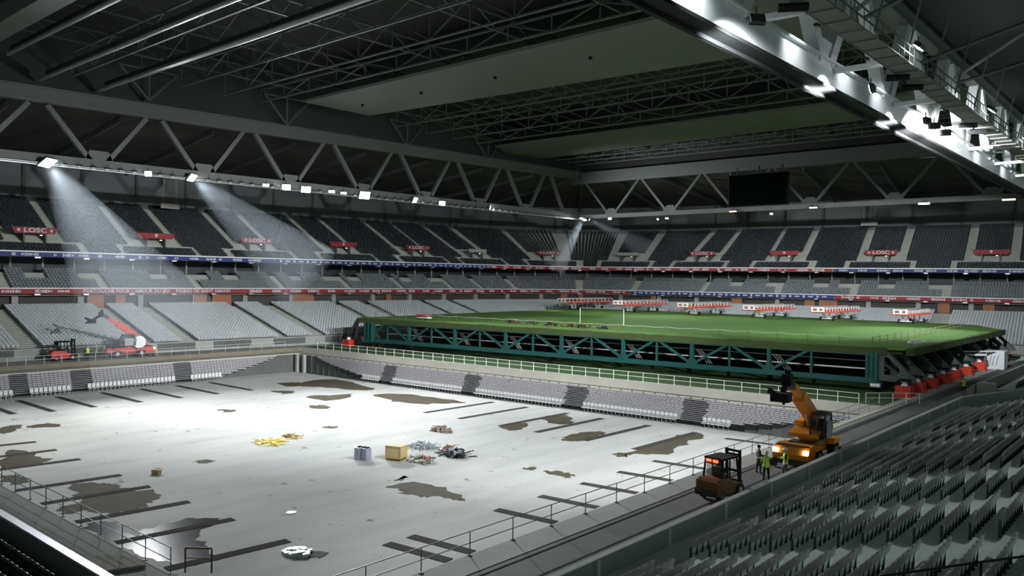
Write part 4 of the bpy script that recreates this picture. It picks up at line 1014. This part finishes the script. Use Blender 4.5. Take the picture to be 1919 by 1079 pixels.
floodlight((-105.4, 147.6, 25.5), (-84, 168, 12), 'second beam floodlight beside the bright one at the far corner', M_lamp_small, .9, .5, None, 12e3, 26)
floodlight((-100.5, 148.6, 25.6), (-60, 130, 5), 'floodlight on the far roof truss right of the corner beams', M_lamp_small, .8, .5, None, 60e3, 75)
for i, (x, z, m_, w) in enumerate(((-71.5, 26.3, M_lamp_warm, 1.6), (-63.6, 25.5, M_lamp_small, .6), (-55.6, 26.3, M_lamp_warm, 1.6), (-36.8, 26.1, M_lamp, 1.8), (-24.4, 26.1, M_lamp_warm, 2.0), (-86.3, 25.5, M_lamp_small, .7), (-88.5, 25.4, M_lamp_small, .4))):
    floodlight((x, 148.9, z-.35), (x+(0 if i != 3 else 3), 130, 5) if i != 4 else (x, 120, 5), '%s lamp on the far roof truss, %s in its row' % (('warm' if m_ is M_lamp_warm else 'white'), nth[i]), m_, w, .35, 'lamps on the far roof truss', 50e3 if i == 3 else 0, 60)
RL = [(40.0, 25.6, .8, (-66, 82, -3), 190e3), (60.1, 28.3, 1.2, (-40, 60, -4), 4e3), (58.8, 25.6, .8, (-132, 42, 4), 390e3), (73.2, 25.6, .9, (-128, 95, 4), 370e3), (75.9, 25.6, .9, (-95, 184, 12), 330e3), (79.8, 25.6, .9, (-40, 190, 12), 260e3), (84.9, 28.1, 1.2, (-40, 85, -4), 3e3), (103.8, 28.1, 1.2, (-40, 110, 5), 3e3)]
for i, (y, z, w, tg, pw) in enumerate(RL):
    hi = z > 27; x = -15.4 if hi else -17.9
    floodlight((x-(.2 if not hi else 0), y, z), tg, 'lit floodlight on the catwalk at upper right, %s from the near end' % nth[i], M_lamp if hi else M_lamp_small, w, .5, 'lit floodlights on the catwalk', pw, 92 if pw < 200e3 else 66)
# strip lamps that wash the girder of the right truss
for i, (y, pw) in enumerate(((38, 2600), (52, 1100), (62, 900), (70, 800), (84, 700), (108, 900), (124, 900))):
    t = thing('girder_lamp', 'small lamp washing the white girder at upper right, %s from the near end' % nth[i], 'lamp', (-19.4, y, 28.6))
    b = MB(); b.box((0, 0, 0), (.25, .5, .18)); b.build('housing', M_dark, t)
    ld = bpy.data.lights.new('girder_lamp_light', 'SPOT'); ld.energy = pw*GAIN; ld.spot_size = math.radians(110); ld.spot_blend = .8; ld.color = (.9, .95, 1); ld.shadow_soft_size = .2
    lo = bpy.data.objects.new('girder_lamp_light', ld); COL.objects.link(lo); lo.location = (-19.4, y, 28.4); lo.rotation_euler = aim((-19.4, y, 28.4), (-21.5, y+.5, 27.0))

# ================================================================== MACHINES
def wheel(b_parent, x, y, r, w, z=None):
    z = r if z is None else z
    b = MB(); b.tube((x, y-w/2, z), (x, y+w/2, z), r, 18); o = b.build('wheel', M_tyre, b_parent)
    b = MB(); sg = 1 if y > 0 else -1; b.tube((x, y+sg*w*.35, z), (x, y+sg*(w/2+.03), z), r*.52, 14, r*.45); b.build('hub', M_hub, o)
def rotating_telehandler(loc, rz, turret, boom_el, boom_len, body, label, tip_load=True, head=M_black, reach=1.0):
    """+x is the front of the chassis; turret is the yaw of cab and boom against the chassis"""
    t = thing('telehandler', label, 'telehandler', loc, rz)
    b = MB()
    b.prism([(-2.9, -.75, .62), (3.2, -.75, .62), (3.35, -.75, .95), (2.9, -.75, 1.35), (-2.6, -.75, 1.35), (-3.1, -.75, 1.0)], (0, 1.5, 0))
    b.prism([(2.1, -1.15, .55), (3.35, -1.15, .50), (3.5, -1.15, .95), (3.1, -1.15, 1.42), (2.3, -1.15, 1.5), (1.9, -1.15, 1.35)], (0, 2.3, 0))
    b.box((-2.6, 0, 1.0), (1.0, 2.1, .6)); b.build('chassis', body, t)
    b = MB(); b.box((0, 0, 1.42), (3.6, 1.5, .12)); b.box((3.2, 0, .45), (.5, 2.3, .3)); b.box((3.1, 0, 1.47), (.6, 1.9, .06)); b.build('deck_plate', M_dark, t)
    for x in (-1.75, 1.55):
        for y in (-1.05, 1.05): wheel(t, x, y, .58, .45)
    for y in (-1.05, 1.05):
        b = MB(); b.prism([(.85, y-.24, 1.1), (2.3, y-.24, 1.1), (2.1, y-.24, 1.36), (1.05, y-.24, 1.36)], (0, .48, 0)); b.prism([(-2.5, y-.24, 1.1), (-1.0, y-.24, 1.1), (-1.2, y-.24, 1.36), (-2.3, y-.24, 1.36)], (0, .48, 0)); b.build('mudguard', body, t)
    for y in (-.98, .98):
        b = MB(); b.box((3.43, y, 1.15), (.12, .34, .24)); b.build('headlight', M_headlight, t)
    for sx in (-3.2, 3.3):
        b = MB(); b.box((sx, 0, .45), (.22, 2.3, .22))
        for y in (-1.1, 1.1): b.box((sx, y, .25), (.3, .3, .42))
        b.build('stabiliser', M_dark, t)
    ca, sa = math.cos(turret), math.sin(turret)
    Mt = Matrix.Rotation(turret, 4, 'Z')
    def tp(b, n, M, par=t):
        o = b.build(n, M, par); 
        if par is t: o.rotation_euler = (0, 0, turret)
        return o
    b = MB(); b.tube((0, 0, 1.45), (0, 0, 1.7), .85, 20); b.prism([(-2.4, -1.05, 1.7), (1.2, -1.05, 1.7), (1.2, -1.05, 1.95), (-.4, -1.05, 2.2), (-2.0, -1.05, 2.35), (-2.5, -1.05, 2.1)], (0, 2.0, 0)); b.box((-1.2, -.75, 2.3), (1.8, .6, .5)); tp(b, 'turret', body)
    # cab on the left side
    b = MB(); P = [(-.75, 1.72), (1.05, 1.72), (1.25, 2.2), (.85, 3.2), (-.6, 3.25), (-.85, 2.5)]
    for p, q in zip(P, P[1:]+P[:1]):
        for y in (.40, 1.25): b.bar((p[0], y, p[1]), (q[0], y, q[1]), .09, .09)
    b.box((.1, .82, 3.27), (1.7, .95, .08)); b.box((.2, .82, 1.72), (1.9, .95, .10)); b.box((-.2, 1.26, 2.0), (1.0, .05, .55)); cab = tp(b, 'cab_frame', M_dark)
    b = MB(); b.prism([(x*.97, .46, z) for x, z in P], (0, .74, 0)); b.build('glass', M_glass, cab)
    b = MB(); b.box((.1, 1.32, 2.25), (1.15, .05, 1.05)); b.build('door', mat('cab_door_grey', (.30, .32, .33), .5), cab)
    b = MB(); b.box((.0, .82, 2.2), (.5, .5, .5)); b.box((-.2, .82, 2.6), (.12, .45, .5)); b.build('seat', M_black, cab)
    # boom on the right side of the cab
    ce, se = math.cos(boom_el), math.sin(boom_el); p0 = np.array([-2.0, -.15, 2.35]); dr = np.array([ce, 0, se])
    b = MB(); b.bar(p0, p0+dr*boom_len*.62, .72, .80); tp(b, 'boom', body)
    b = MB(); b.bar(p0+dr*boom_len*.60, p0+dr*boom_len*.84, .42, .50); tp(b, 'boom_section', body)
    b = MB(); b.bar(p0+dr*boom_len*.82, p0+dr*boom_len, .34, .42, mi=0); tp(b, 'boom_section', head if head is not M_black else M_dark)
    b = MB(); b.tube(np.array([-.6, -.15, 1.9]), p0+dr*boom_len*.38, .11, 10); tp(b, 'lift_cylinder', M_steel)
    e = p0+dr*boom_len
    b = MB(); b.box(e+[0.1, 0, -.05], (.55, .55, .75)); b.bar(e+[.2, 0, -.2], e+[1.0, 0, -.75], .25, .3); b.box(e+[1.3, 0, -1.0], (.9, 1.1, .55)); b.box(e+[.0, 0, .35], (.3, .3, .45))
    b.bar(e+[1.5, -.4, -.8], e+[2.1, -.5, -.55], .18, .3); b.bar(e+[1.5, .4, -1.0], e+[2.2, .4, -1.25], .14, .2); tp(b, 'boom_head', head)
    for s in (-.3, .1):
        b = MB(); b.tube((-.9+s, .2, 2.2), (-.9+s, .2, 2.9), .05, 8); tp(b, 'exhaust', M_dark)
    return t
rotating_telehandler((-20.25, 54.2, .02), -PI/2+.03, .06, math.radians(29), 7.3, M_orange, 'orange telehandler with lit headlights and raised boom on the right walkway')
t = rotating_telehandler((-117.3, 51.0, 0), PI/2-.05, PI-.1, math.radians(36), 6.6, M_red, 'red telehandler with a raised boom beyond the left edge of the pit', head=M_black)
b = MB(); b.tube((1.25, -1.19, 2.15), (1.25, -1.23, 2.15), .9, 18); o = b.build('round_panel', M_white, t)
def forklift(loc, rz, body, label, lights=True, driver=True, mast_h=2.5, scale=1.0, hubs=False):
    t = thing('forklift', label, 'forklift', loc, rz)
    b = MB()
    b.prism([(-1.55, -.62, .35), (-.4, -.62, .30), (.9, -.62, .30), (.9, -.62, .75), (.2, -.62, .85), (.1, -.62, .95), (-.3, -.62, 1.15), (-1.35, -.62, 1.2), (-1.62, -.62, 1.0)], (0, 1.24, 0)); b.box((-1.3, 0, .7), (.55, 1.36, .75)); b.build('body', body, t)
    b = MB(); b.prism([(-1.68, -.66, .28), (-1.0, -.66, .22), (-1.0, -.66, .55), (-1.72, -.66, .60)], (0, 1.32, 0)); b.build('counterweight', M_dark, t)
    b = MB()
    for y in (-.56, .56):
        b.bar((-1.05, y, 1.1), (-.85, y, 2.2), .08, .08); b.bar((.75, y, .7), (.45, y, 2.2), .08, .08); b.bar((-.88, y, 2.2), (.48, y, 2.2), .08, .08); b.bar((-.2, y, 1.1), (-.2, y, 2.2), .06, .06)
    b.box((-.2, 0, 2.23), (1.5, 1.2, .09)); b.box((-.86, 0, 2.05), (.08, 1.14, .3)); b.build('overhead_guard', M_black, t)
    b = MB(); b.box((-.82, 0, 1.65), (.03, 1.05, .75)); b.build('rear_window', M_glass, t)
    b = MB()
    for y in (-.42, .42):
        b.bar((1.05, y, .15), (.98, y, mast_h), .12, .16)
    for z in (.4, 1.3, 2.2, mast_h-.08): b.box((1.02, 0, z), (.12, .95, .12))
    b.box((1.15, 0, .55), (.08, 1.0, .45)); b.build('mast', M_black, t)
    for y in (-.28, .28):
        b = MB(); b.box((1.85, y, .10), (1.35, .13, .06)); b.box((1.2, y, .35), (.06, .13, .5)); b.build('fork', M_dark, t)
    wheel(t, .72, -.55, .36, .28); wheel(t, .72, .55, .36, .28); wheel(t, -1.05, -.52, .29, .22); wheel(t, -1.05, .52, .29, .22)
    b = MB(); b.box((-.35, 0, 1.18), (.5, .55, .14)); b.box((-.62, 0, 1.45), (.1, .5, .5)); b.build('seat', M_black, t)
    b = MB(); b.tube((.25, 0, 1.35), (.45, 0, 1.0), .03, 6); b.tube((.22, 0, 1.40), (.26, 0, 1.36), .18, 12); b.build('steering_wheel', M_black, t)
    if lights:
        for y in (-.22, .22):
            b = MB(); b.box((-.93, y+.1, 2.08), (.06, .3, .14)); b.build('tail_light', M_redlight, t)
    if scale != 1: t.scale = (scale,)*3
    return t
forklift((-20.35, 41.7, .02), PI/2-.13, M_ochre, 'ochre forklift with two red tail lights driving along the right walkway')
forklift((-118.2, 42.9, 0), PI/2, M_red, 'red forklift parked beyond the left edge of the pit', lights=False, scale=1.15)

# ================================================================== PEOPLE
def person(loc, rz, label, vest=M_vest, helmet=M_helmet, arm=('down', 'down'), stride=.1, sit=False, legs_m=M_cloth, h=1.78):
    t = thing('person', label, 'person', loc, rz); k = h/1.78
    V = []; E = []; R = []
    def v(p, r): V.append((p[0]*k, p[1]*k, p[2]*k)); R.append(r*k*(1.12 if r > .03 and r != .075 and r != .098 else 1)); return len(V)-1
    def e(*ids):
        for a, b_ in zip(ids[:-1], ids[1:]): E.append((a, b_))
    pz = .93 if not sit else .30
    pel = v((0, 0, pz), .135); wa = v((0, 0, pz+.17), .125); ch = v((.01, 0, pz+.36), .15); sh = v((0, 0, pz+.50), .10); nk = v((.01, 0, pz+.58), .055); hd0 = v((.03, 0, pz+.66), .075); hd1 = v((.035, 0, pz+.75), .098); hd2 = v((.02, 0, pz+.82), .08)
    e(pel, wa, ch, sh, nk, hd0, hd1, hd2)
    ns = v((.125, 0, pz+.73), .016); e(hd1, ns)
    for s_, st in ((-1, stride), (1, -stride)):
        if sit:
            hp = v((.05, s_*.11, pz-.02), .09); kn = v((.46, s_*.14, pz+.04), .068); an = v((.52, s_*.14, pz-.38), .045); to = v((.68, s_*.15, pz-.42), .04)
        else:
            hp = v((0, s_*.11, pz-.10), .095); kn = v((st*.6+.03, s_*.12, .50), .066); an = v((st, s_*.13, .09), .045); to = v((st+.17, s_*.15, .045), .04)
        e(pel, hp, kn, an, to)
    for s_, am in zip((-1, 1), arm):
        so = v((0, s_*.19, pz+.47), .068)
        if am == 'down': el = (-.02, s_*.27, pz+.20); wr = (.08, s_*.27, pz-.04); fd = (.15, 0, -1)
        elif am == 'up': el = (.10, s_*.30, pz+.32); wr = (.22, s_*.20, pz+.55); fd = (.3, 0, 1)
        else: el = (.06, s_*.28, pz+.22); wr = (.32, s_*.16, pz+.26); fd = (1, -s_*.3, 0)
        a = v(el, .048); w = v(wr, .034); fdv = np.array(fd)/np.linalg.norm(fd); pm = np.array(wr)+fdv*.075; p_ = v(pm, .036)
        e(sh, so, a, w, p_)
        for j in range(4):
            sp_ = (j-1.5)*.019; L = (.065, .075, .07, .055)[j]
            q = pm+fdv*.045+np.array([sp_ if abs(fdv[0]) < .7 else 0, 0, sp_ if abs(fdv[0]) >= .7 else 0]); q2 = q+fdv*L*.5+np.array([.01, -s_*.012, 0]); q1 = v(q, .010); q3 = v(q2, .0085); e(p_, q1, q3)
        th = v(np.array(wr)+fdv*.06+np.array([.045, 0, .01]), .011); e(w, th)
    me = bpy.data.meshes.new('skeleton'); me.from_pydata(V, E, []); o = bpy.data.objects.new('tmp', me); COL.objects.link(o)
    md = o.modifiers.new('skin', 'SKIN'); sv = me.skin_vertices[0].data
    for i, r in enumerate(R): sv[i].radius = (r, r)
    sv[0].use_root = True
    o.modifiers.new('sub', 'SUBSURF').levels = 1
    bpy.context.view_layer.update(); dg = bpy.context.evaluated_depsgraph_get(); m2 = bpy.data.meshes.new_from_object(o.evaluated_get(dg)); bpy.data.objects.remove(o)
    m2.materials.clear()
    for M in (M_skin, legs_m, M_black): m2.materials.append(M)
    zp, zs = pz*k, (pz+.55)*k
    vest_v = []; 
    for p in m2.polygons:
        c = p.center; mi = 0
        if c.z < (.10 if not sit else -.05)*k: mi = 2
        elif c.z < zs and (abs(c.y) < .235*k or c.z > zp+.1*k or c.z < zp-.12*k) and not (c.x > .26*k and not sit and c.z > zp): mi = 1
        if abs(c.y) > .2*k and c.z > zp-.02*k and c.z < zs and mi == 1: mi = 1
        p.material_index = mi; p.use_smooth = True
    bo = bpy.data.objects.new('body', m2); COL.objects.link(bo); bo.parent = t
    # vest: torso surface pushed outwards
    vb = MB(); P = m2.vertices; nv = {}
    VV = []; FF = []; MI = []
    for p in m2.polygons:
        c = p.center
        if zp-.06*k < c.z < (pz+.53)*k and abs(c.y) < .225*k and c.x < .30*k:
            f = []
            for i in p.vertices:
                if i not in nv: nv[i] = len(VV); q = P[i].co+P[i].normal*.022; VV.append(tuple(q))
                f.append(nv[i])
            FF.append(f); zz = c.z/k-pz; MI.append(1 if .10 < zz < .17 or .26 < zz < .31 else 0)
    vb.add(VV, FF); vb.mi = MI; vb.build('vest', [vest, M_stripe], t, smooth=True)
    if helmet:
        b = MB(); c = (.03*k, 0, (pz+.785)*k)
        P2 = []; F2 = []
        for j in range(6):
            th = (PI/2)*j/5
            for i in range(14): P2.append((c[0]+math.cos(2*PI*i/14)*.135*math.cos(th), c[1]+math.sin(2*PI*i/14)*.118*math.cos(th), c[2]+math.sin(th)*.13))
        for j in range(5):
            for i in range(14): F2.append((j*14+i, j*14+(i+1) % 14, (j+1)*14+(i+1) % 14, (j+1)*14+i))
        b.add(P2, F2); b.box((c[0]+.13, 0, c[2]+.005), (.12, .20, .018)); b.build('helmet', helmet, t, smooth=True)
    else:
        b = MB(); b.ball((.01*k, 0, (pz+.79)*k), .108*k, 12, 8); b.build('hair', M_black, t, smooth=True)
    b = MB()
    for y in (-.035, .035): b.ball((.122*k, y*k, (pz+.755)*k), .013, 6, 4)
    b.ball((.118*k, 0, (pz+.69)*k), .018, 6, 4, sc_=(.4, 1.4, .35))
    b.build('face_features', M_dark, t)
    return t
person((-21.1, 48.1, .02), PI/2-.9, 'person in dark clothes and hi-vis waistband standing by the orange machine', arm=('fore', 'down'), helmet=None, vest=mat('vest_dark', (.10, .16, .03), .7))
person((-19.95, 46.6, .02), PI/2+.1, 'person in hi-vis vest and white helmet seen from behind, middle of the three', stride=.08)
person((-19.45, 48.3, .02), PI+.5, 'person in hi-vis vest and white helmet leaning towards the orange machine', arm=('fore', 'down'), legs_m=mat('brown_trousers', (.09, .06, .05), .85))
person((-20.2, 99.5, .02), -PI/2, 'person in hi-vis vest walking on the far walkway beside the jacks', stride=.14)
person((-118.0, 45.9, 0), 0, 'person in bright hi-vis jacket between the two red machines')
person((-118.2, 47.1, 0), .6, 'person in dark clothes and vest right of the bright jacket', vest=mat('vest_dull', (.22, .30, .08), .7))
person((-117.7, 48.0, 0), PI, 'person in dark clothes crouching slightly beside the red telehandler', vest=mat('vest_dull', (.22, .30, .08), .7), h=1.7)
p_ = person((-20.4, 41.4, .92), PI/2-.13, 'person in hi-vis vest driving the ochre forklift', sit=True)

# ================================================================== THINGS ON THE PIT FLOOR
t = thing('crate', 'pale plywood crate standing alone on the pit floor', 'crate', (-53.6, 46.6, ZF), .35)
b = MB(); b.box((0, 0, .72), (1.45, 1.2, 1.05))
b.build('box', M_wood, t)
b = MB()
for sx in (-.70, .70):
    for sy in (-.58, .58): b.box((sx, sy, .72), (.10, .09, 1.07))
for z in (.24, 1.2):
    for sy in (-.62, .62): b.box((0, sy, z), (1.45, .04, .10))
    for sx in (-.745, .745): b.box((sx, 0, z), (.04, 1.2, .10))
b.build('batten', mat('crate_batten', (.55, .36, .14), .75), t)
b = MB(); b.box((0, 0, 1.27), (1.55, 1.3, .06)); b.build('lid', mat('crate_lid', (.72, .60, .38), .7), t)
b = MB()
for y in (-.5, 0, .5): b.box((0, y, .09), (1.4, .12, .16))
b.build('pallet', M_brown, t)
t = thing('wrapped_bundle', 'blue-grey plastic-wrapped bundle on the floor left of the crate', 'bundle', (-55.7, 44.6, ZF), .3)
b = MB(); rs = np.random.RandomState(2)
for x, y in ((-.35, -.1), (.1, .05), (.42, -.05)): b.box((x, y, .52), (.46, .8, 1.02+.1*rs.rand()), rs.randn()*.06, taper=.92)
b.build('wrap', M_wrap, t)
b = MB()
for x in (-.35, .1, .45): b.box((x, 0, 1.10), (.26, .3, .09))
b.build('lid', M_black, t)
heap('scrap_pile', (-51.6, 47.6, ZF), (2.6, 1.5, .55), 46, (M_brick, M_white, M_brown, mat('greenish_metal', (.25, .42, .38), .5)), 'low pile of rusty and white scrap right of the crate', 'pile', 5)
heap('mesh_pile', (-55.6, 51.6, ZF), (2.6, 1.8, .55), 60, (M_steel, mat('grey_blue_metal', (.30, .36, .40), .5)), 'heap of grey-blue wire and metal beyond the crate', 'pile', 6)
heap('scrap_pile', (-53.3, 52.6, ZF), (1.3, 1.1, .4), 30, (M_brown, M_white, M_brick), 'small brown and white heap between the two metal heaps', 'pile', 9)
heap('metal_heap', (-51.0, 51.3, ZF), (2.8, 1.8, .6), 56, (M_dark, M_black, mat('grey_blue_metal', (.30, .36, .40), .5)), 'dark tangled heap of metal parts, farthest right of the heaps', 'pile', 7)
heap('rubble_heap', (-60.0, 58.3, ZF), (2.6, 1.2, .6), 44, (M_brown, mat('dusty_brown', (.25, .20, .17), .9)), 'brown heap standing alone behind the other heaps', 'pile', 8)
heap('yellow_parts', (-67.6, 42.9, ZF), (3.2, 2.2, .35), 44, (M_yellow, mat('pale_yellow', (.75, .68, .25), .5)), 'flat pile of yellow metal parts left of centre', 'pile', 11)
heap('scrap_pile', (-68.3, 45.8, ZF), (2.4, 1.3, .3), 26, (M_brown, M_card, M_yellow), 'scattered brown bits behind the yellow parts', 'pile', 12)
t = thing('carton', 'small open cardboard carton alone in the left part of the floor', 'carton', (-63.3, 29.9, ZF), .5)
b = MB(); b.box((0, 0, .18), (.6, .45, .36)); b.build('box', M_card, t)
b = MB(); b.box((.42, 0, .36), (.3, .42, .02)); b.box((0, .32, .40), (.5, .22, .02)); b.build('flap', M_card, t)
b = MB(); b.tube((-46.5, 31.2, ZF), (-46.5, 31.2, ZF+.04), .33, 18); tag(b.build('manhole_cover', mat('dark_blue_iron', (.06, .09, .13), .4)), 'small round dark cover in the near floor', 'cover')
heap('plastic_sheet', (-39.4, 26.9, ZF), (1.6, 1.2, .16), 34, (M_white, mat('clear_film', (.6, .62, .70), .15)), 'crumpled shiny plastic sheet on the near floor', 'sheet', 14, rods=False)
for i, (x, y) in enumerate(((-60.5, 25.2),)): pass

# ================================================================== HAZE IN THE LAMP BEAMS
def haze(loc, tgt, length, half, dens, label, r0=.5):
    hm = bpy.data.materials.new('haze'); hm.use_nodes = True; nt = hm.node_tree; nt.nodes.remove(nt.nodes['Principled BSDF'])
    vs = nt.nodes.new('ShaderNodeVolumeScatter'); vs.inputs['Density'].default_value = dens; vs.inputs['Anisotropy'].default_value = .1; vs.inputs['Color'].default_value = (.80, .90, 1, 1)
    nt.links.new(vs.outputs[0], nt.nodes['Material Output'].inputs['Volume'])
    a = np.array(loc, float); d = np.array(tgt, float)-a; d /= np.linalg.norm(d)
    b = MB(); b.tube(a+d*.7, a+d*length, r0, 24, r0+length*math.tan(math.radians(half))); tag(b.build('haze', hm), label, 'haze', kind='stuff')
haze((-109, 37.5, 25.55), (-90, 48, -4), 27, 15, .009, 'hazy bluish beam slanting down from the leftmost floodlight', 1.0)
haze((-109, 56.2, 25.65), (-82, 78, -3), 22, 12, .007, 'faint hazy beam under the third floodlight from the left', .8)
haze((-106.6, 147, 25.6), (-113, 138, 8), 13, 11, .03, 'hazy beam falling to the left from the far corner floodlight')
haze((-105.4, 147.6, 25.5), (-90, 166, 14), 16, 8, .03, 'hazy beam falling to the right from the far corner floodlight')
